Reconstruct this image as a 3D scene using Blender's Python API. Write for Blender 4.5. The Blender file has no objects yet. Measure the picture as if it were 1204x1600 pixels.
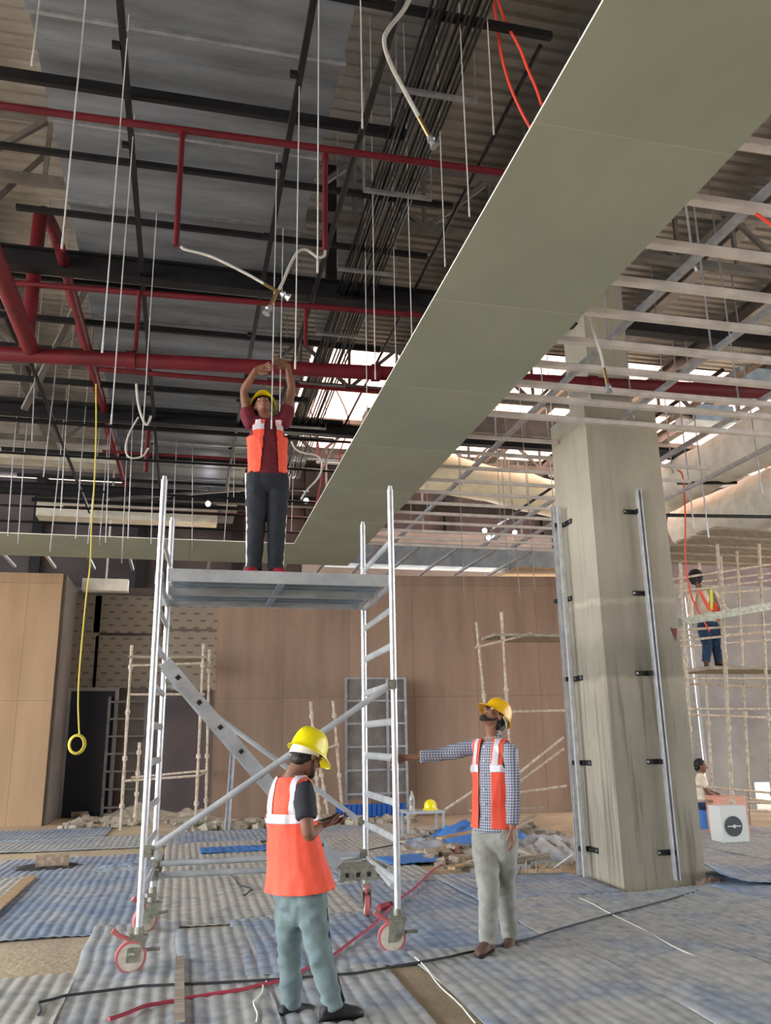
import bpy, bmesh, math, random
from math import sin, cos, pi, radians, sqrt, atan2
from mathutils import Vector, Matrix, noise
V = Vector
SC = bpy.context.scene
COL = SC.collection
random.seed(11)

# ------------------------------------------------------------------ camera, world, sun, exposure
F = 1300.0; EYE = V((0, 0, 1.55))
RC = Matrix.Rotation(-radians(13.6), 3, 'Z') @ Matrix.Rotation(pi/2 + radians(15.3), 3, 'X') @ Matrix.Rotation(-radians(0.95), 3, 'Z')
cam_d = bpy.data.cameras.new('camera'); cam = bpy.data.objects.new('camera', cam_d); COL.objects.link(cam)
cam_d.sensor_fit = 'VERTICAL'; cam_d.sensor_height = 24.0; cam_d.sensor_width = 18.0
cam_d.lens = F/1600.0*24.0; cam_d.clip_end = 200
cam.matrix_world = Matrix.Translation(EYE) @ RC.to_4x4()
SC.camera = cam

w = bpy.data.worlds.new('daylight'); SC.world = w; w.use_nodes = True
bg = w.node_tree.nodes['Background']
bg.inputs[0].default_value = (0.93, 0.96, 1.0, 1)
# bright overcast sky, brightest on the left-hand side
_N = w.node_tree.nodes; _L = w.node_tree.links
_tc = _N.new('ShaderNodeTexCoord'); _sx = _N.new('ShaderNodeSeparateXYZ'); _mr = _N.new('ShaderNodeMapRange')
_L.new(_tc.outputs['Generated'], _sx.inputs[0]); _L.new(_sx.outputs[0], _mr.inputs[0])
_mr.inputs[1].default_value = -1; _mr.inputs[2].default_value = 1; _mr.inputs[3].default_value = 5.2; _mr.inputs[4].default_value = 2.0
_L.new(_mr.outputs[0], bg.inputs[1])
sun_d = bpy.data.lights.new('sun', 'SUN'); sun_d.energy = 5.0; sun_d.angle = 0.02; sun_d.color = (1.0, 0.90, 0.82)
sun = bpy.data.objects.new('sun', sun_d); COL.objects.link(sun)
sun.rotation_euler = (radians(-38), 0, radians(-12))
vs = SC.view_settings
vs.view_transform = 'Standard'; vs.look = 'None'; vs.gamma = 1.0; vs.use_curve_mapping = False
vs.exposure = 1.35

# ------------------------------------------------------------------ helpers
def spot(px, py, **k):
    """world point on the plane x=, y= or z= that the photo shows at this place"""
    d = RC @ V(((px-602)/F, -(py-800)/F, -1.0))
    a, v = list(k.items())[0]; i = 'xyz'.index(a)
    return EYE + d*((v-EYE[i])/d[i])

def lin(c):
    return tuple(((x/255)/12.92 if x/255 <= .04045 else ((x/255+.055)/1.055)**2.4) for x in c)

def mat(name, rgb, rough=.6, metal=0.0, var=None, vscale=3.0, bump=0.0, bscale=40.0, stretch=None, spec=.4):
    m = bpy.data.materials.new(name); m.use_nodes = True
    nt = m.node_tree; N = nt.nodes; L = nt.links; b = N['Principled BSDF']
    c = lin(rgb)
    b.inputs['Base Color'].default_value = (*c, 1)
    b.inputs['Roughness'].default_value = rough; b.inputs['Metallic'].default_value = metal
    b.inputs['Specular IOR Level'].default_value = spec
    tc = N.new('ShaderNodeTexCoord'); mp = N.new('ShaderNodeMapping')
    L.new(tc.outputs['Object'], mp.inputs[0])
    if stretch: mp.inputs['Scale'].default_value = stretch
    if var:
        n = N.new('ShaderNodeTexNoise'); n.inputs['Scale'].default_value = vscale; n.inputs['Detail'].default_value = 5
        n.inputs['Roughness'].default_value = .62
        r = N.new('ShaderNodeValToRGB'); r.color_ramp.elements[0].position = .34; r.color_ramp.elements[1].position = .66
        r.color_ramp.elements[0].color = (*lin(var), 1); r.color_ramp.elements[1].color = (*c, 1)
        L.new(mp.outputs[0], n.inputs['Vector']); L.new(n.outputs[0], r.inputs[0]); L.new(r.outputs[0], b.inputs['Base Color'])
    if bump:
        n2 = N.new('ShaderNodeTexNoise'); n2.inputs['Scale'].default_value = bscale; n2.inputs['Detail'].default_value = 4
        bp = N.new('ShaderNodeBump'); bp.inputs['Strength'].default_value = bump; bp.inputs['Distance'].default_value = .02
        L.new(mp.outputs[0], n2.inputs['Vector']); L.new(n2.outputs[0], bp.inputs['Height']); L.new(bp.outputs[0], b.inputs['Normal'])
    return m

M = {}
def defm(k, *a, **kw): M[k] = mat(k, *a, **kw)
defm('floor', (188,170,140), .9, var=(160,146,124), vscale=1.2, bump=.5, bscale=18)
defm('plaster_grey', (150,146,142), .85, var=(120,118,116), vscale=.8)
defm('recess_shade_grey', (112,106,100), .9, var=(92,88,84), vscale=.8)  # plaster grey darkened, the shade of the recess is put into this colour
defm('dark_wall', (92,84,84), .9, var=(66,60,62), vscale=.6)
defm('concrete', (172,166,150), .85, var=(152,145,131), vscale=.9, bump=.15, bscale=30, stretch=(1.2,1.2,.6))
defm('deck', (164,160,156), .55, metal=.2, var=(130,126,122), vscale=1.0)
defm('steel_grey', (128,122,116), .5, metal=.3, var=(98,94,92), vscale=3)
defm('steel_dark', (36,35,38), .5, metal=.2, var=(24,24,27), vscale=4)
defm('gal_duct', (138,144,154), .5, metal=.2, var=(104,108,116), vscale=1.6, stretch=(.5,2.5,1))
defm('red_pipe', (108,24,35), .45, var=(88,20,28), vscale=3)
defm('black_pipe', (34,33,33), .33, metal=.3, var=(24,23,24), vscale=6)
defm('gal', (196,198,202), .38, metal=.75, var=(160,162,168), vscale=8)
defm('rod', (206,206,204), .45, metal=.3)
defm('channel', (222,216,210), .5, metal=.15, var=(196,190,186), vscale=5)
defm('aluminium', (226,228,232), .3, metal=.55, var=(196,198,204), vscale=9)
defm('alu_flat', (196,200,202), .45, metal=.4, var=(170,174,178), vscale=5)
defm('alu_blue', (150,164,176), .45, metal=.4, var=(126,140,152), vscale=5)
defm('board_green', (157,162,146), .85, var=(146,152,137), vscale=.9, stretch=(1,.6,1))
defm('paper_white', (226,226,214), .8)
defm('rib_black', (28,28,28), .5)
defm('silver_hose', (196,192,184), .4, metal=.5, bump=.6, bscale=200)
defm('brass', (140,120,80), .35, metal=.8)
defm('yellow_cable', (200,184,74), .5)
defm('red_cable', (226,70,50), .5)
defm('pink_cable', (170,62,78), .55)
defm('dark_cable', (52,54,56), .6)
defm('rust_pipe', (170,150,132), .8, var=(120,96,78), vscale=14)
defm('lime_pipe', (206,196,180), .85, var=(160,140,118), vscale=16)
defm('pink_wheel', (184,100,102), .55)
defm('wheel_white', (206,198,180), .6, var=(176,166,146), vscale=20)
defm('castor_steel', (160,160,146), .5, metal=.5, var=(120,118,104), vscale=20)
defm('door_black', (24,26,36), .5)
defm('blue_mat_new', (64,124,196), .6, var=(52,104,170), vscale=3)
defm('blue_pallet', (34,90,170), .5, var=(28,76,150), vscale=4)
defm('wood', (186,160,124), .8, var=(142,116,86), vscale=6, stretch=(1,6,6))
defm('wood_grey', (170,160,144), .85, var=(122,112,98), vscale=6, stretch=(1,6,6))
defm('rubble', (176,168,150), .95, var=(130,122,108), vscale=6)
defm('wrap', (226,222,208), .45, var=(196,190,174), vscale=2.5, bump=.9, bscale=5)
defm('wrap_cream', (246,240,214), .6, var=(226,216,186), vscale=2.0, bump=.8, bscale=4)
defm('window_white', (250,250,250), .6)
defm('orange_box', (206,150,130), .6)
defm('ac_white', (206,210,206), .5)
defm('ac_dark', (60,66,70), .6)
defm('glass_clear', (225,235,235), .08, spec=.6)
M['glass_clear'].node_tree.nodes['Principled BSDF'].inputs['Transmission Weight'].default_value = .85
# people
defm('skin', (128,88,68), .6, var=(114,76,60), vscale=20)
defm('skin_light', (146,106,84), .6, var=(130,92,74), vscale=20)
defm('hair', (22,18,17), .6)
defm('beard', (44,33,29), .8)
defm('eye_white', (225,220,210), .3)
defm('helmet_yellow', (232,216,16), .28, spec=.6)
defm('helmet_amber', (236,182,12), .28, spec=.6)
defm('band_white', (232,230,224), .6)
defm('vest', (236,92,66), .75, var=(224,78,56), vscale=8)
defm('stripe', (222,216,222), .35, metal=.25, var=(206,200,206), vscale=40)
defm('tee_dark', (40,42,50), .85, var=(30,32,38), vscale=10)
defm('tee_maroon', (104,26,40), .85, var=(84,20,32), vscale=10)
defm('trouser_teal', (110,126,126), .85, var=(92,108,110), vscale=8)
defm('trouser_grey', (156,156,148), .85, var=(130,130,124), vscale=8)
defm('trouser_dark', (38,42,50), .85, var=(30,33,40), vscale=8)
defm('panel_black', (22,23,28), .85)
defm('jeans', (38,62,92), .85, var=(28,48,74), vscale=12)
defm('shirt_cream', (224,212,190), .85, var=(200,186,164), vscale=8)
defm('shoe_dark', (28,26,26), .6)
defm('shoe_red', (150,26,40), .6)
defm('shoe_brown', (92,70,58), .7)
defm('shoe_sole', (205,195,185), .7)
defm('harness_yellow', (214,206,60), .6)
defm('phone_body', (214,212,206), .25)
defm('ink', (80,78,84), .6)

def nodes_of(k):
    m = bpy.data.materials.new(k); m.use_nodes = True; M[k] = m
    return m.node_tree, m.node_tree.nodes, m.node_tree.links, m.node_tree.nodes['Principled BSDF']

# plywood: broad vertical grain, sheet joints every 1.22 m
def plywood(k, c1, c2):
    nt, N, L, b = nodes_of(k); b.inputs['Roughness'].default_value = .75
    tc = N.new('ShaderNodeTexCoord')
    mp = N.new('ShaderNodeMapping'); mp.inputs['Scale'].default_value = (1.4,1.4,.22); L.new(tc.outputs['Object'], mp.inputs[0])
    n = N.new('ShaderNodeTexNoise'); n.inputs['Scale'].default_value = 1.6; n.inputs['Detail'].default_value = 8; n.inputs['Roughness'].default_value = .6
    L.new(mp.outputs[0], n.inputs['Vector'])
    r = N.new('ShaderNodeValToRGB'); r.color_ramp.elements[0].position = .3; r.color_ramp.elements[1].position = .72
    r.color_ramp.elements[0].color = (*lin(c2),1); r.color_ramp.elements[1].color = (*lin(c1),1)
    L.new(n.outputs[0], r.inputs[0])
    br = N.new('ShaderNodeTexBrick'); br.inputs['Scale'].default_value = 1; br.inputs['Brick Width'].default_value = 1.22; br.inputs['Row Height'].default_value = 2.44
    br.inputs['Mortar Size'].default_value = .006; br.offset = .0
    br.inputs['Color1'].default_value = (1,1,1,1); br.inputs['Color2'].default_value = (.86,.86,.86,1); br.inputs['Mortar'].default_value = (.62,.6,.58,1)
    sx = N.new('ShaderNodeSeparateXYZ'); cx = N.new('ShaderNodeCombineXYZ')
    ad = N.new('ShaderNodeMath'); ad.operation = 'ADD'
    L.new(tc.outputs['Object'], sx.inputs[0]); L.new(sx.outputs[0], ad.inputs[0]); L.new(sx.outputs[1], ad.inputs[1])
    L.new(ad.outputs[0], cx.inputs[0]); L.new(sx.outputs[2], cx.inputs[1]); L.new(cx.outputs[0], br.inputs['Vector'])
    mx = N.new('ShaderNodeMix'); mx.data_type = 'RGBA'; mx.blend_type = 'MULTIPLY'; mx.inputs[0].default_value = 1
    L.new(r.outputs[0], mx.inputs[6]); L.new(br.outputs[0], mx.inputs[7]); L.new(mx.outputs[2], b.inputs['Base Color'])
plywood('ply_brown', (152,126,106), (126,102,86))
plywood('ply_tan', (176,146,114), (156,126,96))

# blue foam mat: dusty grey over blue
def matmat(k, dust, blue, lo, hi):
    nt, N, L, b = nodes_of(k); b.inputs['Roughness'].default_value = .62; b.inputs['Specular IOR Level'].default_value = .35
    tc = N.new('ShaderNodeTexCoord')
    n = N.new('ShaderNodeTexNoise'); n.inputs['Scale'].default_value = 1.1; n.inputs['Detail'].default_value = 7; n.inputs['Roughness'].default_value = .68
    L.new(tc.outputs['Object'], n.inputs['Vector'])
    r = N.new('ShaderNodeValToRGB'); r.color_ramp.elements[0].position = lo; r.color_ramp.elements[1].position = hi
    r.color_ramp.elements[0].color = (*lin(blue),1); r.color_ramp.elements[1].color = (*lin(dust),1)
    e = r.color_ramp.elements.new((lo+hi)/2); e.color = (*lin([(a*1.0+b_*1.0)/2 for a,b_ in zip(dust,blue)]),1)
    n2 = N.new('ShaderNodeTexNoise'); n2.inputs['Scale'].default_value = 9; n2.inputs['Detail'].default_value = 6
    L.new(tc.outputs['Object'], n2.inputs['Vector'])
    r2 = N.new('ShaderNodeValToRGB'); r2.color_ramp.elements[0].position = .25; r2.color_ramp.elements[1].position = .6
    r2.color_ramp.elements[0].color = (.6,.6,.6,1); r2.color_ramp.elements[1].color = (1,1,1,1)
    mx = N.new('ShaderNodeMix'); mx.data_type = 'RGBA'; mx.blend_type = 'MULTIPLY'; mx.inputs[0].default_value = 1
    L.new(n.outputs[0], r.inputs[0]); L.new(n2.outputs[0], r2.inputs[0]); L.new(r.outputs[0], mx.inputs[6]); L.new(r2.outputs[0], mx.inputs[7])
    L.new(mx.outputs[2], b.inputs['Base Color'])
matmat('foam_mat', (172,174,172), (136,152,174), .32, .52)
matmat('foam_mat_blue', (166,172,178), (118,142,176), .34, .6)
matmat('foam_mat_dusty', (180,178,170), (150,156,160), .3, .5)

# checked shirt
nt, N, L, b = nodes_of('shirt_check'); b.inputs['Roughness'].default_value = .85
tc = N.new('ShaderNodeTexCoord'); sx = N.new('ShaderNodeSeparateXYZ'); L.new(tc.outputs['Object'], sx.inputs[0])
def wave(src, freq, thr):
    m1 = N.new('ShaderNodeMath'); m1.operation = 'MULTIPLY'; m1.inputs[1].default_value = freq; L.new(src, m1.inputs[0])
    m2 = N.new('ShaderNodeMath'); m2.operation = 'FRACT'; L.new(m1.outputs[0], m2.inputs[0])
    m3 = N.new('ShaderNodeMath'); m3.operation = 'GREATER_THAN'; m3.inputs[1].default_value = thr; L.new(m2.outputs[0], m3.inputs[0])
    return m3.outputs[0]
dxy = N.new('ShaderNodeMath'); dxy.operation = 'SUBTRACT'; L.new(sx.outputs[0], dxy.inputs[0]); L.new(sx.outputs[1], dxy.inputs[1])
a1 = wave(dxy.outputs[0], 36, .58); a2 = wave(sx.outputs[2], 50, .58)
sm = N.new('ShaderNodeMath'); sm.operation = 'ADD'; L.new(a1, sm.inputs[0]); L.new(a2, sm.inputs[1])
h = N.new('ShaderNodeMath'); h.operation = 'MULTIPLY'; h.inputs[1].default_value = .5; L.new(sm.outputs[0], h.inputs[0])
r = N.new('ShaderNodeValToRGB'); r.color_ramp.elements[0].color = (*lin((82,86,104)),1); r.color_ramp.elements[1].color = (*lin((180,182,192)),1)
L.new(h.outputs[0], r.inputs[0]); L.new(r.outputs[0], b.inputs['Base Color'])

# perforated plaster board
nt, N, L, b = nodes_of('perforated'); b.inputs['Roughness'].default_value = .85
tc = N.new('ShaderNodeTexCoord'); sx = N.new('ShaderNodeSeparateXYZ'); cx = N.new('ShaderNodeCombineXYZ')
L.new(tc.outputs['Object'], sx.inputs[0]); L.new(sx.outputs[0], cx.inputs[0]); L.new(sx.outputs[2], cx.inputs[1])
zr = N.new('ShaderNodeMath'); zr.operation = 'MULTIPLY'; zr.inputs[1].default_value = 1/.16; L.new(sx.outputs[2], zr.inputs[0])
fl = N.new('ShaderNodeMath'); fl.operation = 'FLOOR'; L.new(zr.outputs[0], fl.inputs[0])
hf = N.new('ShaderNodeMath'); hf.operation = 'MULTIPLY'; hf.inputs[1].default_value = .5; L.new(fl.outputs[0], hf.inputs[0])
xr = N.new('ShaderNodeMath'); xr.operation = 'MULTIPLY_ADD'; xr.inputs[1].default_value = 1/.30; L.new(sx.outputs[0], xr.inputs[0]); L.new(hf.outputs[0], xr.inputs[2])
zf = N.new('ShaderNodeMath'); zf.operation = 'FRACT'; L.new(zr.outputs[0], zf.inputs[0]); xf = N.new('ShaderNodeMath'); xf.operation = 'FRACT'; L.new(xr.outputs[0], xf.inputs[0])
zl = N.new('ShaderNodeMath'); zl.operation = 'LESS_THAN'; zl.inputs[1].default_value = .28; L.new(zf.outputs[0], zl.inputs[0])
xl = N.new('ShaderNodeMath'); xl.operation = 'LESS_THAN'; xl.inputs[1].default_value = .42; L.new(xf.outputs[0], xl.inputs[0])
an = N.new('ShaderNodeMath'); an.operation = 'MULTIPLY'; L.new(zl.outputs[0], an.inputs[0]); L.new(xl.outputs[0], an.inputs[1])
mx = N.new('ShaderNodeMix'); mx.data_type = 'RGBA'; mx.inputs[6].default_value = (*lin((128,121,108)),1); mx.inputs[7].default_value = (*lin((94,88,78)),1)
L.new(an.outputs[0], mx.inputs[0]); L.new(mx.outputs[2], b.inputs['Base Color'])

# translucent roof sheet
m = bpy.data.materials.new('roof_light'); m.use_nodes = True; M['roof_light'] = m
N = m.node_tree.nodes; L = m.node_tree.links; N.remove(N['Principled BSDF'])
tl = N.new('ShaderNodeBsdfTranslucent'); tl.inputs[0].default_value = (.92,.74,.66,1)
df = N.new('ShaderNodeBsdfDiffuse'); df.inputs[0].default_value = (.8,.78,.74,1)
ms = N.new('ShaderNodeMixShader'); ms.inputs[0].default_value = .3
L.new(tl.outputs[0], ms.inputs[1]); L.new(df.outputs[0], ms.inputs[2]); L.new(ms.outputs[0], N['Material Output'].inputs[0])
# lamp glow
m = bpy.data.materials.new('lamp_glow'); m.use_nodes = True; M['lamp_glow'] = m
e = m.node_tree.nodes['Principled BSDF']; e.inputs['Emission Color'].default_value = (.85,.88,1,1); e.inputs['Emission Strength'].default_value = 30

# column: cast concrete with pour joints, a damp band and drips below it
nt = M['concrete'].node_tree; N = nt.nodes; L = nt.links; b = N['Principled BSDF']
tc = N.new('ShaderNodeTexCoord'); sx = N.new('ShaderNodeSeparateXYZ'); L.new(tc.outputs['Object'], sx.inputs[0])
mp = N.new('ShaderNodeMapping'); mp.inputs['Scale'].default_value = (9,9,.45); L.new(tc.outputs['Object'], mp.inputs[0])
n = N.new('ShaderNodeTexNoise'); n.inputs['Scale'].default_value = 1.6; n.inputs['Detail'].default_value = 5; L.new(mp.outputs[0], n.inputs['Vector'])
wz = N.new('ShaderNodeTexNoise'); wz.inputs['Scale'].default_value = 3; L.new(tc.outputs['Object'], wz.inputs['Vector'])
zz = N.new('ShaderNodeMath'); zz.operation = 'MULTIPLY_ADD'; zz.inputs[1].default_value = .22; L.new(wz.outputs[0], zz.inputs[0]); L.new(sx.outputs[2], zz.inputs[2])
zr = N.new('ShaderNodeMapRange'); zr.inputs[1].default_value = 0; zr.inputs[2].default_value = 9; L.new(zz.outputs[0], zr.inputs[0])
rz = N.new('ShaderNodeValToRGB'); el = rz.color_ramp.elements
el[0].position = 0; el[0].color = (.86,.86,.86,1); el[1].position = 1; el[1].color = (.92,.92,.92,1)
for p_, v_ in ((.08,.82),(.12,.9),(.22,.86),(.246,1.0),(.252,1.05),(.257,.72),(.29,.74),(.31,.92),(.345,.92),(.3455,1.12),(.352,1.12),(.354,.9),(.42,1.0),(.58,.95)):
    e = el.new(p_); e.color = (v_,v_,v_*.985,1)
L.new(zr.outputs[0], rz.inputs[0])
lo = N.new('ShaderNodeMapRange'); lo.inputs[1].default_value = 2.5; lo.inputs[2].default_value = 2.1; lo.inputs[3].default_value = .25; lo.inputs[4].default_value = 1; L.new(sx.outputs[2], lo.inputs[0])
st = N.new('ShaderNodeValToRGB'); st.color_ramp.elements[0].position = .36; st.color_ramp.elements[0].color = (.66,.65,.62,1); st.color_ramp.elements[1].position = .48; st.color_ramp.elements[1].color = (1,1,1,1)
L.new(n.outputs[0], st.inputs[0])
m1 = N.new('ShaderNodeMix'); m1.data_type = 'RGBA'; m1.blend_type = 'MULTIPLY'; m1.inputs[0].default_value = 1
m2 = N.new('ShaderNodeMix'); m2.data_type = 'RGBA'; m2.blend_type = 'MULTIPLY'
old = b.inputs['Base Color'].links[0].from_socket
L.new(old, m1.inputs[6]); L.new(rz.outputs[0], m1.inputs[7]); L.new(m1.outputs[2], m2.inputs[6]); L.new(st.outputs[0], m2.inputs[7]); L.new(lo.outputs[0], m2.inputs[0]); L.new(m2.outputs[2], b.inputs['Base Color'])

class MB:
    """collects shapes into one mesh"""
    def __init__(s): s.v = []; s.f = []; s.mi = []
    def add(s, vs_, fs_, mi=0):
        o = len(s.v); s.v += [V(p) for p in vs_]; s.f += [tuple(i+o for i in f) for f in fs_]; s.mi += [mi]*len(fs_); return s
    def box(s, c, d, R=None, mi=0):
        c = V(c); x, y, z = d[0]/2, d[1]/2, d[2]/2
        P = [V((a*x, b_*y, e_*z)) for e_ in (-1,1) for b_ in (-1,1) for a in (-1,1)]
        if R is not None: P = [R @ p for p in P]
        return s.add([c+p for p in P], [(0,2,3,1),(4,5,7,6),(0,1,5,4),(2,6,7,3),(0,4,6,2),(1,3,7,5)], mi)
    def bar(s, a, b_, w_, h_, up=(0,0,1), mi=0):
        a = V(a); b_ = V(b_); t = (b_-a).normalized(); u = V(up)
        if abs(t.dot(u)) > .97: u = V((0,1,0))
        sd = t.cross(u).normalized(); u = sd.cross(t)
        P = [p + sd*(i*w_/2) + u*(j*h_/2) for p in (a, b_) for i, j in ((-1,-1),(1,-1),(1,1),(-1,1))]
        return s.add(P, [(3,2,1,0),(4,5,6,7),(0,1,5,4),(1,2,6,5),(2,3,7,6),(3,0,4,7)], mi)
    def tube(s, pts, r, n=10, closed=False, mi=0, caps=True):
        pts = [V(p) for p in pts]; k = len(pts); rings = []
        rr = r if isinstance(r, (list, tuple)) else [r]*k
        prev = None
        for i, p in enumerate(pts):
            a = pts[i-1] if (i > 0 or closed) else p; b_ = pts[(i+1) % k] if (i < k-1 or closed) else p
            t = (b_-a).normalized()
            if prev is None:
                u = V((0,0,1)) if abs(t.z) < .9 else V((1,0,0)); u = (u - t*u.dot(t)).normalized()
            else:
                u = (prev - t*prev.dot(t)).normalized()
            prev = u; w2 = t.cross(u)
            rings.append([p + (u*cos(2*pi*j/n) + w2*sin(2*pi*j/n))*rr[i] for j in range(n)])
        vs_ = [q for g in rings for q in g]; fs_ = []
        for i in range(k if closed else k-1):
            a = i*n; b_ = ((i+1) % k)*n
            fs_ += [(a+j, a+(j+1) % n, b_+(j+1) % n, b_+j) for j in range(n)]
        if not closed and caps:
            fs_.append(tuple(reversed(range(n)))); fs_.append(tuple(range((k-1)*n, k*n)))
        return s.add(vs_, fs_, mi)
    def disc(s, c, axis, r, t, n=28, mi=0):
        ax = V(axis).normalized(); c = V(c)
        return s.tube([c-ax*t/2, c+ax*t/2], r, n, mi=mi)
    def loft(s, rings, mi=0, cap=True):
        n = len(rings[0]); vs_ = [q for g in rings for q in g]; fs_ = []
        for i in range(len(rings)-1):
            a = i*n; b_ = (i+1)*n; fs_ += [(a+j, a+(j+1) % n, b_+(j+1) % n, b_+j) for j in range(n)]
        if cap: fs_.append(tuple(reversed(range(n)))); fs_.append(tuple(range((len(rings)-1)*n, len(rings)*n)))
        return s.add(vs_, fs_, mi)
    def chan(s, a, b_, w_, h_, t=.004, up=(0,0,1), mi=0):
        """open C channel, web at the bottom"""
        a = V(a); b_ = V(b_); tt = (b_-a).normalized(); u = V(up)
        if abs(tt.dot(u)) > .97: u = V((0,1,0))
        sd = tt.cross(u).normalized(); u = sd.cross(tt)
        s.bar(a-u*(h_/2), b_-u*(h_/2), w_, t, up, mi)
        s.bar(a-sd*(w_/2), b_-sd*(w_/2), t, h_, up, mi); s.bar(a+sd*(w_/2), b_+sd*(w_/2), t, h_, up, mi)
        for q in (-1, 1): s.bar(a+sd*q*(w_/2-.006)+u*(h_/2), b_+sd*q*(w_/2-.006)+u*(h_/2), .012, t, up, mi)
        return s
    def build(s, name, m_, parent=None, smooth=False, origin=None):
        me = bpy.data.meshes.new(name); o0 = V(origin) if origin is not None else V((0,0,0))
        if origin is None and parent is None and s.v:
            lo = V([min(p[i] for p in s.v) for i in range(3)]); hi = V([max(p[i] for p in s.v) for i in range(3)])
            o0 = V(((lo.x+hi.x)/2, (lo.y+hi.y)/2, lo.z))
        me.from_pydata([p-o0 for p in s.v], [], s.f)
        ms_ = m_ if isinstance(m_, (list, tuple)) else [m_]
        for q in ms_: me.materials.append(M[q] if isinstance(q, str) else q)
        for p, i in zip(me.polygons, s.mi): p.material_index = i; p.use_smooth = smooth
        if smooth:
            try: me.set_sharp_from_angle(angle=radians(42))
            except Exception: pass
        me.update()
        o = bpy.data.objects.new(name, me); COL.objects.link(o); o.location = o0
        if parent is not None: o.parent = parent; o.location = o0 - parent_world(parent)
        return o

PW = {}
def parent_world(p):
    v = V(p.location)
    while p.parent: p = p.parent; v = v + p.location
    return v
def tag(o, label=None, cat=None, group=None, kind=None):
    if label: o['label'] = label
    if cat: o['category'] = cat
    if group: o['group'] = group
    if kind: o['kind'] = kind
    return o
def empty(name, loc, label, cat, group=None):
    o = bpy.data.objects.new(name, None); COL.objects.link(o); o.location = loc; o.empty_display_size = .1
    return tag(o, label, cat, group)
def struct(o): o['kind'] = 'structure'; return o
ORD = ['first','second','third','fourth','fifth','sixth','seventh','eighth','ninth','tenth','eleventh','twelfth','thirteenth',
 'fourteenth','fifteenth','sixteenth','seventeenth','eighteenth','nineteenth','twentieth','twenty-first','twenty-second','twenty-third','twenty-fourth']

# ------------------------------------------------------------------ the building
g = MB(); g.box((3,10,-.1), (60,64,.2)); struct(g.build('floor', 'floor'))

# corrugated roof deck (ribs run left-right), with a translucent bay towards the back
def deck(x0, x1, y0, y1, z, name, m_):
    g = MB(); P = []; y = y0
    while y < y1 - 1e-6:
        for dy, dz in ((0,0),(.095,0),(.115,.04),(.160,.04)): P.append((y+dy, z+dz))
        y += .18
    P.append((y1, z)); P2 = [(a, b_+.006) for a, b_ in reversed(P)]
    prof = P + P2; n = len(prof)
    g.add([(x0,a,b_) for a,b_ in prof]+[(x1,a,b_) for a,b_ in prof], [(i,(i+1)%n,n+(i+1)%n,n+i) for i in range(n)])
    return struct(g.build(name, m_))
ZR = 9.0
deck(-11.4, 6.5, -9, 14.5, ZR, 'ceiling', 'deck')
deck(6.5, 20, -9, 14.2, ZR, 'ceiling.001', 'deck')
deck(-11.4, 2.2, 14.5, 26, ZR, 'ceiling_rear', 'deck')  # rear decks lengthened past the back wall to block sun at the slit
deck(2.2, 6.5, 14.5, 20.5, ZR, 'window_1', 'roof_light')
deck(6.5, 20, 14.2, 20.5, ZR, 'window_2', 'roof_light')
deck(2.2, 20, 20.5, 26, ZR, 'ceiling_rear.001', 'deck')
g = MB(); g.box((-9,24.1,4.4), (18,.2,8.8)); g.box((10,21.6,7.2), (20,.2,3.4)); g.box((1,24.1,9.2), (22,.1,.12))
struct(g.build('wall_back', 'dark_wall'))
g = MB(); g.box((-9,24,9.0), (14,.3,.2)); struct(g.build('trim_1', 'dark_wall'))

g = MB(); g.box((-11.5,3,7.6), (.2,26,2.9)); struct(g.build('wall_left_upper_unseen', 'dark_wall'))  # unseen wall added so that daylight enters only low on the left
g = MB(); g.box((4.3,-9.1,4.5), (31.4,.2,9)); struct(g.build('wall_front_unseen', 'dark_wall'))  # unseen, added to keep daylight from the front off the column
g = MB(); g.box((-11.5,19,3.0), (.2,10,6.2)); struct(g.build('wall_left_rear', 'plaster_grey'))
# plywood partitions
A = spot(343,900,y=18.4); B = V((9.0, 17.3, 0))
g = MB(); g.bar((A.x,18.42,2.55), (B.x,17.35,2.55), .09, 5.1); struct(g.build('wall_partition', 'ply_brown'))
g = MB(); g.bar((-9,18.85,2.55), (-2.62,18.75,2.55), .09, 5.1); struct(g.build('wall_left', 'ply_tan'))
g = MB(); g.box((-2.6,19.8,2.55), (.1,2.0,5.1)); struct(g.build('wall_left_return', 'recess_shade_grey'))
g = MB(); g.box((-.8,20.9,2.6), (3.9,.12,5.2)); struct(g.build('wall_recess', 'recess_shade_grey'))
# wall beyond the right scaffold, with a bright opening low on its right
g = MB(); g.box((9.95,16.4,2.4), (1.66,.12,4.8)); g.box((11.41,16.4,2.4), (1.08,.12,4.8)); g.box((12.45,16.4,2.67), (1.0,.12,4.26)); g.box((12.42,16.4,.27), (.05,.1,.53)); g.box((16.7,16.4,2.4), (7.5,.12,4.8))
struct(g.build('wall_right', 'plaster_grey'))
g = MB(); g.box((16,15,4.6), (.2,3,9)); struct(g.build('wall_side', 'plaster_grey'))

# column
g = MB(); g.box((4.965,8.905,1.55), (.95,.95,3.1)); g.box((4.967,8.907,4.265), (.943,.943,2.33)); 
g.box((5.06,9.07,7.2), (.56,.6,3.6))
cl = struct(g.build('wall_column', 'concrete')); 

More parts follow.
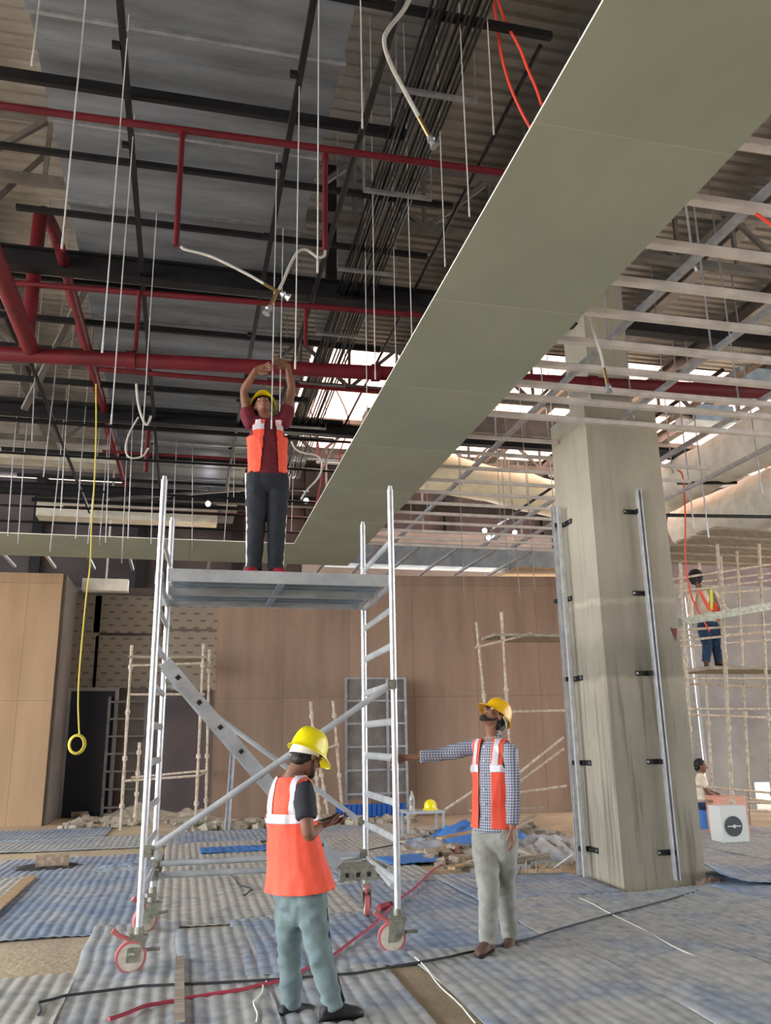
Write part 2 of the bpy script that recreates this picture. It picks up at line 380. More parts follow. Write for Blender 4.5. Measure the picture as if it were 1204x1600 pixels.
# brackets and channels on the column
def bracket(c, face, n, label, side):
    t = empty('wall_bracket', c, label, 'bracket', 'black brackets on the concrete column')
    g = MB()
    if face == 'L':
        g.box(V(c), (.008,.22,.06)); g.box(V(c)+V((-.05,.14,0)), (.1,.06,.05))
    else:
        g.box(V(c), (.18,.008,.055)); g.box(V(c)+V((.06,-.03,0)), (.03,.06,.05))
    g.build('plate', 'rib_black', t)
    g = MB()
    for dy in (-.08, .07):
        p = V(c)+(V((-.006,dy,0)) if face == 'L' else V((dy,-.006,0)))
        g.disc(p, (1,0,0) if face == 'L' else (0,1,0), .013, .01, 8)
    g.build('bolt', 'gal', t)
for i, (px, py) in enumerate([(886,817),(886,937),(903,1060),(916,1192),(927,1328)]):
    p = spot(px, py, x=4.484)
    bracket(p, 'L', i, '%s black bracket from the top on the left face of the concrete column' % ORD[i], 0)
for i, (px, py) in enumerate([(985,800),(1000,927),(1005,1052),(1022,1190),(1040,1332)]):
    p = spot(px, py, y=8.42)
    bracket(p, 'R', i, '%s black bracket from the top on the front face of the concrete column' % ORD[i], 1)
g = MB(); g.chan((4.40,9.26,.05), (4.40,9.26,4.33), .055, .04, .004, up=(-1,0,0)); g.chan((4.40,9.12,.05), (4.40,9.12,4.28), .04, .04, .004, up=(0,1,0))
tag(g.build('metal_stud', 'aluminium'), 'pale metal stud standing upright along the left face of the concrete column', 'metal stud')
g = MB(); g.chan((5.06,8.36,.1), (5.06,8.36,4.32), .055, .05, .004, up=(0,-1,0))
tag(g.build('metal_stud', 'aluminium'), 'pale metal stud standing upright in front of the front face of the concrete column', 'metal stud')

g = MB(); g.add([(5.33,8.424,2.72),(5.41,8.424,2.71),(5.385,8.424,2.57),(5.33,8.429,2.72),(5.41,8.429,2.71),(5.385,8.429,2.57)], [(0,2,1),(3,4,5),(0,1,4,3),(1,2,5,4),(2,0,3,5)])
tag(g.build('paint_mark', 'red_pipe'), 'small red triangular mark on the right edge of the concrete column', 'mark')
# ------------------------------------------------------------------ green gypsum boards
BX0, BX1, BZ = 1.885, 3.245, 5.1
def gyp(x0, x1, y0, y1, label):
    g = MB(); g.box(((x0+x1)/2,(y0+y1)/2,BZ+.0075), (x1-x0-.004,y1-y0-.004,.015))
    g.mi = [1,1,1,1,1,1]; g.mi[0] = 0; g.mi[1] = 0
    o = g.build('gypsum_board', ['board_green','paper_white'])
    return tag(o, label, 'ceiling board', 'green gypsum ceiling boards')
ys = [.2, 2.03, 3.86, 5.97, 7.75, 9.6, 11.45, 13.3, 15.1]
for i in range(1, len(ys)-1):
    gyp(BX0, BX1, ys[i], ys[i+1], '%s green gypsum board from the camera in the long ceiling strip' % ORD[i-1])
xs = [-6.4, -4.4, -2.2, .0, 1.66, 3.26]
for i in range(len(xs)-1):
    gyp(xs[i], xs[i+1], 15.1 if i < 4 else 15.1, 16.95, '%s green gypsum board from the left in the far cross strip of ceiling' % ORD[i])
# framing over the long strip
for i, x in enumerate((BX0+.05, BX1-.03)):
    g = MB(); g.chan((x,2,BZ+.045), (x,15.1,BZ+.045), .03, .055, .003)
    tag(g.build('edge_channel', 'steel_grey'), 'long grey metal channel above the %s edge of the green ceiling strip' % ('left','right')[i], 'ceiling channel')

# ------------------------------------------------------------------ suspended metal grid on the right
GY = [3.2,3.8,4.38,4.92,5.46,5.98,6.53,7.06,7.54,7.88,8.4]
GY2 = [9.16,9.75,10.35,10.95,11.55,12.15,12.75,13.35,13.95,14.5,15.05]
k = 0
for i, y in enumerate(GY):
    x1 = 9.2 if i < 9 else 8.6
    if i == 10: x1 = 7.15
    g = MB(); g.chan((BX1+.0,y,5.15), (x1,y,5.15), .072, .05, .004)
    tag(g.build('ceiling_channel', 'channel'), '%s pale metal ceiling channel from the camera running right from the green strip' % ORD[k], 'ceiling channel', 'near cross channels of the suspended ceiling'); k += 1
for i, y in enumerate(GY2):
    x1 = 4.75 if i < 1 else 6.9 + .12*i
    if i == 0: x1 = 4.47
    g = MB(); g.chan((BX1+.0,y,5.15), (x1,y,5.15), .045, .04, .004)
    tag(g.build('ceiling_channel', 'channel'), '%s pale metal ceiling channel beyond the concrete column, behind the near ones' % ORD[i], 'ceiling channel', 'far cross channels of the suspended ceiling')
for i, (x, y0, y1) in enumerate([(3.81,2.6,15.2),(4.95,2.6,8.36),(6.25,3,15.3),(7.4,4,15.5),(5.62,9.6,15.6)]):
    g = MB(); g.chan((x,y0,5.205), (x,y1,5.205), .05, .05, .004)
    tag(g.build('carrier_channel', 'gal'), ['bright carrier channel nearest the green strip running over the cross channels','carrier channel running over the near cross channels and ending at the column','long carrier channel running to the right of the column','rightmost carrier channel above the cross channels','carrier channel behind the column over the far cross channels'][i], 'ceiling channel')
# runners from the far end of the grid to the partition
for i in range(14):
    x = -3.5 + .78*i
    g = MB(); g.chan((x,16.6 if x < 3.3 else 15.1,5.13), (x+.0,18.2 if x < 0 else 17.9-.06*i*0,5.13), .05, .045, .004)
    tag(g.build('ceiling_runner', 'gal'), '%s metal runner from the left bridging to the top of the plywood partition' % ORD[i], 'ceiling channel', 'runners along the top of the plywood partition')
# hangers of the grid
n = 0
hp = []
for y in (5.2, 6.6, 8.1):
    for x in (3.81, 4.95, 6.25, 7.4):
        if not (y > 8.3 and 4.4 < x < 5.6): hp.append((x+.03, y+random.uniform(-.15,.15)))
for y in (9.9, 11.4, 12.8, 14.2):
    for x in (3.81, 5.62, 6.6): hp.append((x+.03, y+random.uniform(-.3,.3)))
rows = {}
for x, y in hp:
    g = MB(); dx = random.uniform(-.06,.06); g.bar((x+dx,y,ZR), (x,y,5.2), .028, .004, up=(1,0,0))
    g.bar((x,y,5.2),(x+.02,y,5.14),.03,.006,up=(1,0,0))
    key = round(x,1); rows[key] = rows.get(key, 0)+1
    nm = {3.8:'nearest the green strip',5.0:'over the column side',6.3:'to the right of the column',7.4:'rightmost',5.7:'behind the column',6.6:'far right behind the column'}.get(key, 'at the column')
    tag(g.build('strap_hanger', 'gal'), '%s flat strap hanger in the row %s' % (ORD[rows[key]-1], nm), 'hanger', 'flat strap hangers holding the metal grid')
# loose rods dangling below the far grid
for i, (px, py0, py1) in enumerate([(725,885,932),(812,860,934),(835,880,922),(793,858,893)]):
    p = spot(px, py1, y=15.0 if i != 3 else 15.3)
    g = MB(); g.bar((p.x-(.12 if i == 1 else 0),p.y,8.9), (p.x,p.y,p.z), .03, .006, up=(1,0,0))
    tag(g.build('strap_hanger', 'gal'), 'loose hanger strap ending in front of the brown partition, %s from the left' % ORD[[0,2,3,1][i]], 'hanger', 'loose straps in front of the partition')

# ------------------------------------------------------------------ big flat duct, trapeze bars, beams
t = empty('air_duct', (-.17,10,7.0), 'wide flat sheet-metal air duct running away under the roof at upper left', 'air duct')
y = 3.2; i = 0
while y < 20:
    g = MB(); g.box((-.17,y+.6,7.32), (2.44,1.185,.64)); g.box((-.17,y+.3,7.0-.002), (2.3,.03,.012)); g.build('duct_section', 'gal_duct', t)
    g = MB(); g.box((-.17,y,7.32), (2.5,.035,.70)); g.build('flange', 'gal', t)
    y += 1.2
bars = [(4.9,.05,0),(6.2,.09,1),(7.15,.045,1),(8.1,.05,1),(9.5,.045,1),(10.5,.07,0),(11.4,.05,0),(12.5,.08,0),(13.4,.05,0),(14.3,.07,0),(15.9,.06,0),(17.5,.06,0),(19.3,.08,0)]
for i, (y, h_, r_) in enumerate(bars):
    x1 = 2.5 if h_ < .08 and y > 6.5 else 1.75
    if y < 5: x1 = 2.6
    g = MB(); g.chan((-1.9 if y < 9 else -3.5, y, 6.93-h_/2), (x1, y, 6.93-h_/2), .05, h_, .006); 
    g.box(((-1.9+x1)/2, y, 6.93-h_/2),(x1+1.9,.03,h_*.8))
    tag(g.build('support_bar', 'steel_dark'), '%s black support bar from the camera crossing under the wide air duct' % ORD[i], 'support bar', 'black bars under the air duct')
for i, x in enumerate((-.68, .70)):
    g = MB(); g.bar((x,3.4,6.80), (x,17.5,6.80), .05, .06)
    for q in range(9):
        yy = 5.6+q*1.15; g.box((x-.05,yy,6.79), (.07,.05,.04))
    tag(g.build('rail_bar', 'steel_dark'), 'long black rail under the air duct, %s of the pair' % ('left','right')[i], 'rail')
# heavy dark beams crossing
for i, (y, z, h_, x0, x1) in enumerate([(9.02,6.86,.26,-8,9.5),(13.6,6.82,.2,-8,9.5),(18.2,6.82,.25,-8,15)]):
    g = MB(); g.box(((x0+x1)/2,y,z+h_/2-.01), (x1-x0,.16,.02)); g.box(((x0+x1)/2,y,z-h_/2+.01), (x1-x0,.16,.02)); g.box(((x0+x1)/2,y,z), (x1-x0,.03,h_))
    tag(g.build('steel_beam', 'steel_dark'), ['black steel beam crossing left to right in front of the brackets','second black steel beam farther back across the hall','farthest black steel beam close to the back wall'][i], 'beam')
g = MB(); g.box((1.59,9.3,8.1), (.13,.12,2.2)); g.box((1.59,9.3,6.98),(.5,.4,.16))
tag(g.build('drop_post', 'steel_dark'), 'black square post hanging from the roof beside the red drop pipe', 'post')
# roof I-beams (front to back) and trusses (left to right)
for i, x in enumerate([-6.5,-3.4,2.35,4.1,5.9,7.7,9.5,11.5]):
    g = MB(); g.box((x,6,8.66), (.22,30,.02)); g.box((x,6,8.93), (.22,30,.02)); g.box((x,6,8.8), (.02,30,.26))
    tag(g.build('roof_beam', 'steel_grey'), '%s grey roof beam from the left running front to back under the deck' % ORD[i], 'beam', 'grey roof beams')
for i, y in enumerate([8.8, 13.8, 17.6]):
    g = MB(); z0, z1 = 7.75, 8.6
    g.bar((-9,y,z0), (15,y,z0), .1, .1); g.bar((-9,y,z1), (15,y,z1), .1, .1); q = 0; x = -9
    while x < 14.5:
        g.bar((x,y,z0 if q%2 else z1), (x+.9,y,z1 if q%2 else z0), .06, .06, up=(0,1,0)); g.bar((x,y,z0),(x,y,z1),.05,.05,up=(0,1,0)); x += .9; q += 1
    tag(g.build('roof_truss', 'steel_grey'), '%s steel roof truss from the camera spanning left to right' % ORD[i], 'truss', 'roof trusses')
# diagonal braces
for i, (a, b_) in enumerate([((1.0,5.6,7.6),(2.0,5.9,8.6)),((-3.2,8.6,5.9),(-1.9,9.2,8.4)),((-2.4,12,6.2),(-1.3,10.5,8.0)),((-1.5,15.5,5.9),(1.6,17,6.75))]):
    g = MB(); g.bar(a, b_, .09, .05)
    tag(g.build('diagonal_brace', 'steel_grey'), ['grey diagonal brace beside the right edge of the duct','grey diagonal brace by the thick red riser','grey diagonal brace left of the duct farther back','long low diagonal brace crossing under the duct at the back'][i], 'brace')

# bundle of black conduits
for i in range(12):
    x = 1.62 + i*.036 + (.0 if i < 6 else .03); z = 6.82 + (.03 if i%3 == 0 else 0)
    pts = []
    for q in range(34):
        yy = 2.6+q*.42; pts.append((x+random.uniform(-.002,.002)+(yy-9)*.012,yy,z+random.uniform(-.003,.003)-.004*cos(yy*3.1)))
    g = MB(); g.tube(pts, .0125, 6)
    tag(g.build('conduit', 'black_pipe', smooth=True), '%s black conduit from the left in the bundle left of the green strip' % ORD[i], 'conduit', 'bundle of black conduits')
for i, y in enumerate((5.55, 6.9, 8.35, 9.95, 11.6, 13.4)):
    g = MB(); g.chan((1.5,y,6.77), (2.2,y,6.77), .04, .03, .003); g.bar((1.5,y,6.77),(1.5,y,8.9),.012,.012); g.bar((2.2,y,6.77),(2.2,y,8.9),.012,.012)
    tag(g.build('conduit_hanger', 'gal'), '%s trapeze hanger from the camera holding the black conduits' % ORD[i], 'hanger', 'trapeze hangers of the conduit bundle')
# other cable trays, conduits along the hall
for i, (x, z, y0, y1, r_) in enumerate([(1.30,6.7,3,16,.03),(2.55,6.9,5,17,.02),(-2.1,6.3,9.6,18,.03),(3.3,6.7,6,18,.03),(6.9,6.3,9,18,.03)]):
    g = MB(); g.tube([(x,y0,z),(x,y1,z)], r_, 8)
    tag(g.build('conduit', 'black_pipe'), ['single dark pipe running away just left of the conduit bundle','thin dark pipe running away right of the conduit bundle','dark pipe running away at the far left under the duct edge','dark pipe running away above the green strip','dark pipe running away beyond the column'][i], 'conduit')

# ------------------------------------------------------------------ red sprinkler pipes
def pipe(name, pts, r_, label, n=14):
    g = MB(); g.tube(pts, r_, n)
    return tag(g.build(name, 'red_pipe', smooth=True), label, 'pipe')
a = spot(-150,545,z=5.75); b_ = spot(1400,624,z=5.75)
t = empty('sprinkler_main', a, 'thick red sprinkler main crossing the whole hall behind the raised worker', 'pipe')
g = MB(); g.tube([a,b_], .085, 18); g.build('pipe', 'red_pipe', t, smooth=True)
d = (b_-a).normalized()
for q in (2.4, 5.2, 7.9):
    g = MB(); g.tube([a+d*(q-.05), a+d*(q+.05)], .105, 18); g.build('coupling', 'red_pipe', t, smooth=True)
jx = spot(50,550,z=5.8); rx = spot(43,520,y=jx.y); rt = spot(68,325,y=jx.y)
pipe('sprinkler_pipe', [(jx.x-.1,1.5,5.85),(jx.x-.05,5,5.85),(jx.x,jx.y-.05,5.8)], .09, 'thick red pipe coming from over the camera down to the red main at the left')
pipe('sprinkler_pipe', [(rx.x,jx.y,5.8),(rx.x,jx.y,rt.z-.12),(rx.x+.02,jx.y+.06,rt.z-.02),(rx.x+.04,jx.y+.2,rt.z+.02)]+[(rx.x+.08+.02*q,jx.y+.5+q*1.1,rt.z+.02-.015*q) for q in range(9)], .08, 'red riser that bends and runs away beside the duct at the left')
pipe('sprinkler_pipe', [(-1.55,8.7,6.85),(-1.4,18.5,6.95)], .06, 'slim red pipe running away under the left edge of the duct')
pipe('sprinkler_pipe', [(-1.75,5.6,8.4),(-1.78,5.8,5.2)], .06, 'red vertical pipe at the upper left edge of the picture')
a1 = spot(-30,161,z=6.6); b1 = spot(830,276,z=6.6)
t = empty('sprinkler_branch', a1, 'red branch pipe crossing under the duct nearest the camera with two drops', 'pipe')
g = MB(); g.tube([a1,b1], .032, 12); g.build('pipe', 'red_pipe', t, smooth=True)
for px, py, pt in ((285,385,205),(508,392,243)):
    q = spot(px, pt, y=6.22); e_ = spot(px-1, py, y=6.22)
    g = MB(); g.tube([q, (q.x,q.y,e_.z)], .024, 10); g.tube([(q.x,q.y,q.z-.05),(q.x,q.y,q.z)], .034, 10); g.build('drop', 'red_pipe', t, smooth=True)
a2 = spot(-30,438,z=6.6); b2 = spot(700,496,z=6.6)
t = empty('sprinkler_branch', a2, 'second red branch pipe, just beyond the black steel beam', 'pipe')
g = MB(); g.tube([a2,b2], .035, 12); g.build('pipe', 'red_pipe', t, smooth=True)
q = spot(217, 463, y=9.05)
for px in (217, 478): 
    q = spot(px, 470, y=9.03); g = MB(); g.tube([(q.x,9.03,6.6),(q.x,9.03,5.85 if px < 300 else 6.1)], .026, 10); g.build('drop', 'red_pipe', t, smooth=True)
for i, (p0, p1, z, r_) in enumerate([((155,577),(640,612),6.75,.04),((160,705),(420,712),6.8,.03),((100,792),(700,800),6.6,.03),((820,520),(980,530),7.0,.025)]):
    a3 = spot(*p0, z=z); b3 = spot(*p1, z=z); b3.y = a3.y
    pipe('sprinkler_branch', [a3,b3], r_, ['third red branch pipe just beyond the red main','fourth thin red branch pipe far under the duct','farthest thin red branch pipe near the back wall','short thin red pipe seen behind the column head'][i], 8)
pipe('sprinkler_drop', [(spot(235,620,y=14).x,14,6.78), (spot(235,620,y=14).x,14,6.0)], .035, 'thin red drop pipe left of the raised worker')
pipe('sprinkler_drop', [(5.6,10.5,8.6),(5.6,10.5,5.6)], .028, 'thin dark red drop pipe to the right of the column head', 8)

# flexible silver hoses with heads
def hose(pix, depth, label, r_=.013, head=True, name='sprinkler_hose', dz=None):
    pts = [spot(px, py, y=(depth[i] if isinstance(depth, list) else depth)) for i, (px, py) in enumerate(pix)]
    P = []
    for i in range(len(pts)-1):
        p0 = pts[max(i-1,0)]; p1 = pts[i]; p2 = pts[i+1]; p3 = pts[min(i+2,len(pts)-1)]
        for q in range(6):
            u = q/6; P.append(.5*((2*p1)+(p2-p0)*u+(2*p0-5*p1+4*p2-p3)*u*u+(3*p1-p0-3*p2+p3)*u*u*u))
    P.append(pts[-1])
    t = empty(name, pts[0], label, 'hose')
    g = MB(); g.tube(P, r_, 8); g.build('hose', 'silver_hose', t, smooth=True)
    if head:
        d = (pts[-1]-pts[-2]).normalized(); e_ = pts[-1]
        g = MB(); g.tube([e_, e_+d*.16], .016, 8); g.build('nipple', 'brass', t)
        g = MB(); g.tube([e_+d*.16, e_+d*.19, e_+d*.2, e_+d*.24], [.02,.03,.018,.035], 10); g.build('sprinkler_head', 'gal', t)
    return t
hose([(283,385),(290,390),(330,401),(380,425),(412,443)], 6.22, 'silver flexible hose from the left drop pipe swinging down to a sprinkler head')
hose([(508,390),(506,400),(496,402),(480,391),(466,393),(454,412),(442,440),(434,455)], 6.22, 'silver flexible hose arching from the right drop pipe down to a white head')
hose([(652,-40),(635,8),(607,45),(600,66),(610,100),(632,142),(654,183)], 4.5, 'silver flexible hose curving down beside the conduit bundle to a brass fitting', .016)
hose([(213,600),(215,625),(221,650),(229,664),(236,650)], 9.03, 'short white hose hanging in a U under the duct left of the worker', .014, False)
hose([(216,652),(203,675),(196,700),(203,715),(222,713),(232,700)], 9.03, 'thin white hose looping beside the short U-shaped hose', .010, False)
hose([(455,690),(462,702),(475,708),(495,712),(503,725),(498,745),(480,765),(470,780)], 9.6, 'thin white hose drooping to the right of the raised worker', .012, False)
hose([(920,492),(928,520),(938,552),(943,575)], 6.3, 'silver flexible hose hanging through the metal grid in front of the column head', .014)

def cable(pix, depth, label, m_, r_=.01, name='cable', n=6):
    pts = [spot(px, py, y=(depth[i] if isinstance(depth, list) else depth)) for i, (px, py) in enumerate(pix)]
    P = []
    for i in range(len(pts)-1):
        p0 = pts[max(i-1,0)]; p1 = pts[i]; p2 = pts[i+1]; p3 = pts[min(i+2,len(pts)-1)]
        for q in range(5):
            u = q/5; P.append(.5*((2*p1)+(p2-p0)*u+(2*p0-5*p1+4*p2-p3)*u*u+(3*p1-p0-3*p2+p3)*u*u*u))
    P.append(pts[-1]); g = MB(); g.tube(P, r_, n)
    return tag(g.build(name, m_, smooth=True), label, 'cable')
cable([(765,-30),(775,30),(782,80),(795,130),(812,170),(828,200)], 5.0, 'bright red cable hanging above the left edge of the green strip, lower of the two', 'red_cable', .012)
cable([(768,-30),(788,30),(810,72),(825,110),(838,140),(846,165)], 4.9, 'bright red cable hanging above the left edge of the green strip, upper of the two', 'red_cable', .012)
cable([(1180,334),(1192,342),(1215,360)], 4.3, 'bright red cable end over the metal grid at the right edge of the picture', 'red_cable', .012)
cable([(478,830),(500,760),(498,700),(485,640)], 14, 'pink cable hanging beside the raised worker', 'pink_cable', .012)
cable([(520,600),(545,660),(530,720),(560,800)], 14, 'second pink cable hanging left of the green strip', 'pink_cable', .012)
cable([(1058,735),(1066,745),(1070,800),(1070,860),(1073,900),(1083,940),(1108,986)], [11.9,11.9,11.9,11.9,12.0,12.1,12.2], 'red safety rope hanging down in front of the harnessed worker', 'red_cable', .014)
cable([(150,600),(150,680),(147,760),(143,820),(141,880),(135,930),(130,980),(124,1050),(122,1100),(124,1150)], 9.6, 'long yellow cable hanging down in front of the tan partition', 'yellow_cable', .008)
c = spot(120,1163,y=9.6)
g = MB()
for q in range(4):
    g.tube([(c.x+(.068+.006*q)*cos(a_*2*pi/24), c.y+.014*q-.02, c.z+(.085+.005*q)*sin(a_*2*pi/24)) for a_ in range(24)], .008, 6, closed=True)
tag(g.build('cable_coil', 'yellow_cable', smooth=True), 'small yellow coil at the bottom of the hanging yellow cable', 'cable coil')

# hanger rods (thin, bright), measured where each one ends
rods_ = [(50,97,4.6,8.9),(97,382,4.8,8.9),(160,545,5.5,6.9),(174,657,6.6,6.9),(221,707,8.0,6.9),(496,420,4.8,8.9),(461,571,5.7,6.9),
        (424,665,6.85,6.9),(566,195,4.7,8.9),(733,333,4.9,8.9),(586,588,7.0,8.9),(573,640,8.0,8.9),(643,525,7.0,8.9),(695,412,6.0,8.9),(437,640,8.0,6.9),
        (771,205,4.8,8.9),(618,560,7.9,8.9)]
rods = [(a_,b_,c_,7.0 if -1.39 < spot(a_,b_,y=c_).x < 1.05 else 9.0) for a_,b_,c_,d_ in rods_]
for i, (px, py, y, zt) in enumerate(sorted(rods)):
    e_ = spot(px, py, y=y); g = MB(); dx = random.uniform(-.03,.03)
    g.tube([(e_.x+dx*.3,y,zt),(e_.x,y,e_.z)], .0048, 6); g.tube([(e_.x,y,e_.z-.03),(e_.x,y,e_.z+.05)], .007, 6)
    tag(g.build('hanger_rod', 'rod', smooth=True), '%s thin hanger rod from the left among the rods hanging around the duct' % ORD[i], 'hanger rod', 'hanger rods around the duct')
k = 0
far = [(50,690,11),(68,745,11.5),(78,862,14),(95,800,12.5),(118,842,13.5),(137,850,14.5),(155,852,15),(165,848,14),(190,880,14.6),(200,842,13.2),(236,850,14.4),(270,830,15),
       (300,860,15.2),(350,845,15.3),(365,780,15),(455,830,15),(385,842,14.8),(28,850,14.6),(12,838,14.2)]
for i, (px, py, y) in enumerate(sorted(far)):
    e_ = spot(px, py, y=y); g = MB(); dx = random.uniform(-.1,.1)
    g.tube([(e_.x+dx,y,7.0 if -1.39 < e_.x+dx < 1.05 else 9.0),(e_.x+dx*.6,y,6.3),(e_.x,y,e_.z)], .008, 6)
    tag(g.build('hanger_rod', 'gal', smooth=True), '%s far hanger rod from the left above the cross strip of green board' % ORD[i], 'hanger rod', 'hanger rods above the far cross strip')

# thin dark horizontal conduits stacked towards the back wall
for i, (py, y, z) in enumerate([(655,12.2,6.3),(707,13.6,6.4),(762,14.8,6.1),(790,15.4,5.9),(815,15.8,5.7),(838,16.2,5.5)]):
    a3 = spot(-60,py-4,y=y); g = MB(); g.tube([(a3.x,y,a3.z),(3.2 if i else 2.8,y,a3.z)], .022, 6)
    tag(g.build('conduit', 'black_pipe', smooth=True), '%s thin dark conduit from the top, crossing behind the raised worker' % ORD[i], 'conduit', 'dark conduits crossing at the back')
# pale ducts and boards hanging at the back left
g = MB(); g.box((-1.4,19.6,6.75), (4.0,.5,.42)); tag(g.build('air_duct', 'wrap'), 'pale flat duct hanging at the far left above the green cross strip', 'air duct')
g = MB(); g.box((-2.9,18.2,7.5), (3.0,.5,.2)); tag(g.build('air_duct', 'wrap'), 'thin pale duct at the far left, higher than the other pale duct', 'air duct')
for i, x in enumerate((-6,-4.1,-1.3,1.2,3.1,7.0,9.9)):
    g = MB(); g.box((x,23.9 if x < 0 else 21.4,6.9), (.28,.2,4.0)); tag(g.build('wall_post', 'steel_dark'), '%s dark steel post from the left standing against the back wall' % ORD[i], 'post', 'dark posts along the back wall')
# lower back wall band seen between grid and partition
g = MB(); g.box((6.2,20.6,6.0), (6.8,.3,1.6)); [g.box((x,20.6,7.9),(.05,.05,2.3)) for x in (3.4,6,8.8)]; tag(g.build('service_box', 'plaster_grey'), 'long grey service duct behind the metal grid above the brown partition', 'air duct')
# cream wrapped duct sagging in front of the bright bay
def wrapped(pts, r_, label, m_='wrap', sag=.0, n=20):
    g = MB(); pts = [V(p) for p in pts]; P = []; R = []
    for i in range(len(pts)-1):
        for q in range(10):
            u = q/10; P.append(pts[i].lerp(pts[i+1],u)); R.append(r_*(1+.05*sin(q*.63+i)+random.uniform(-.03,.03)))
    P.append(pts[-1]); R.append(r_)
    g.tube(P, R, n)
    return tag(g.build('wrapped_duct', m_, smooth=True), label, 'air duct')
wrapped([(3.2,16.0,7.0),(5.0,16.2,7.05),(7.2,16.6,6.85),(9.0,16.9,6.6)], .42, 'cream wrapped duct sagging behind the metal grid between strip and column', 'wrap_cream')
g = MB(); g.box((6.0,15.3,7.75), (5.4,.5,.35)); tag(g.build('air_duct', 'steel_grey'), 'grey flat duct above the cream wrapped duct', 'air duct')
g = MB(); g.box((6.4,17.6,5.5), (7.0,.5,.5)); tag(g.build('air_duct', 'alu_blue'), 'long blue-grey duct low behind the metal grid', 'air duct')
# wrapped round ducts on the right
wrapped([(9.3,6.0,6.35),(9.25,10,6.3),(9.2,14.6,6.3)], .45, 'upper white wrapped round duct coming from the right edge of the picture')
wrapped([(10.55,8,5.75),(10.4,12,5.7),(10.3,15.2,5.8)], .52, 'lower white wrapped round duct at the right edge of the picture')
for i, (p0, p1, y) in enumerate([((1058,755),(1150,754),12.4),((1040,805),(1230,808),12.0)]):
    a3 = spot(*p0, y=y); b3 = spot(*p1, y=y); g = MB(); g.bar(a3, b3, .05, .05)
    tag(g.build('support_bar', 'steel_dark'), ['short dark bar across the upper wrapped duct','long dark bar under the wrapped ducts at the right'][i], 'support bar')
for i, (p0, p1, y) in enumerate([((1105,690),(1107,840),11.5),((1083,720),(1084,825),11.6),((1196,740),(1190,770),10)]):
    a3 = spot(*p0, y=y); b3 = spot(*p1, y=y); a3.z = 8.6; g = MB(); g.tube([(b3.x,y,8.6),b3], .012, 6)
    tag(g.build('hanger_rod', 'gal', smooth=True), ['long bent rod hanging in front of the wrapped ducts','thin rod hanging left of the long rod by the wrapped ducts','rod end at the right edge before the upper wrapped duct'][i], 'hanger rod')
for i, (px, py, y) in enumerate([(1170,600,13),(1100,655,14)]):
    c = spot(px,py,y=y); g = MB(); g.box(c, (.9,.7,.35)); g.box(c+V((0,-.36,-.14)), (.9,.03,.05))
    tag(g.build('fan_coil_box', 'alu_blue'), ['blue-grey metal box unit hanging near the right edge','second metal box unit hanging behind the red main'][i], 'air unit')
for i in range(3):
    g = MB(); x = 8.2+i*.35; g.tube([(x,7,6.9+.2*i),(x-.2,16,6.9+.2*i)], .035, 8)
    tag(g.build('sprinkler_pipe', 'rust_pipe', smooth=True), '%s reddish pipe from the left running above the wrapped ducts' % ORD[i], 'pipe', 'pipes above the wrapped ducts')
# work lamps at the back
for i, (px, py, y) in enumerate([(325,787,17.8),(478,782,17.8),(757,829,17.9),(763,840,17.9),(772,840,17.9),(804,832,17.9),(1101,845,15.0)]):
    c = spot(px, py, y=y if i < 2 else y); 
    t = empty('work_lamp', c, ['small white work lamp shining left of the raised worker','small white work lamp shining right of the raised worker','upper left lamp of the cluster behind the metal grid','lower left lamp of the cluster behind the metal grid','lower right lamp of the cluster behind the metal grid','single small lamp right of the lamp cluster behind the grid','bright work lamp above the far worker on the right'][i], 'lamp')
    r_ = .05 if i < 6 else .12
    g = MB(); g.disc(c, (0,1,0), r_, .03, 14); g.build('lens', 'lamp_glow', t); g = MB(); g.tube([c+V((0,.06,0)),(c.x,c.y+.06,9.0)], .006, 5); g.build('cable', 'dark_cable', t); g = MB(); g.disc(c+V((0,.05,0)), (0,1,0), r_*1.25, .06, 14); g.build('housing', 'steel_dark', t)

# ------------------------------------------------------------------ mobile aluminium tower
T = empty('mobile_tower', (.73,7.4,0), 'aluminium mobile scaffold tower on four castors carrying the raised worker', 'scaffold tower')
X0, X1, Y0, Y1 = -.225, 1.665, 6.7, 8.02
for (x, y, zt) in ((X0,Y0,3.62),(X1,Y0,3.64),(X0+.05,Y1,3.62),(X1+.035,Y1,3.66)):
    g = MB(); zb = .26 if y == Y0 else .30
    g.tube([(x,y,zb),(x,y,zt)], .026, 16)
    z = .45
    while z < zt: g.tube([(x,y,z-.006),(x,y,z+.006)], .0285, 16); z += .3
    g.tube([(x,y,zt-.02),(x,y,zt+.03)], .018, 12)
    g.build('post', 'aluminium', T, smooth=True)
RZ = [.50,.80,1.07,1.41,1.69,1.98,2.30,2.60,3.18,3.45]
for sx, (xa, xb) in enumerate(((X0,X0+.05),(X1,X1+.035))):
    for z in RZ:
        if z > 3.4: continue
        g = MB(); rings = []
        for f_ in (0, 1):
            x = xa+(xb-xa)*f_; y = Y0+.02 if not f_ else Y1-.02
            rings.append([(x+.017*cos(a_*pi/6), y, z+.03*sin(a_*pi/6)) for a_ in range(12)])
        g.loft(rings); g.build('rung', 'alu_flat', T, smooth=True)
def brace(a, b_, r_, nm='brace', y=None):
    g = MB(); g.tube([a,b_], r_, 12); g.build(nm, 'alu_flat', T, smooth=True)
    for p in (a, b_):
        g = MB(); d = V((0,1,0)); g.box(p, (.07,.06,.075)); g.disc(V(p)+V((0,-.04,0)), (0,1,0), .022, .03, 10); g.build('brace_hook', 'castor_steel', T)
brace((X0+.04,Y0-.045,.80), (X1-.03,Y0-.045,1.98), .024)
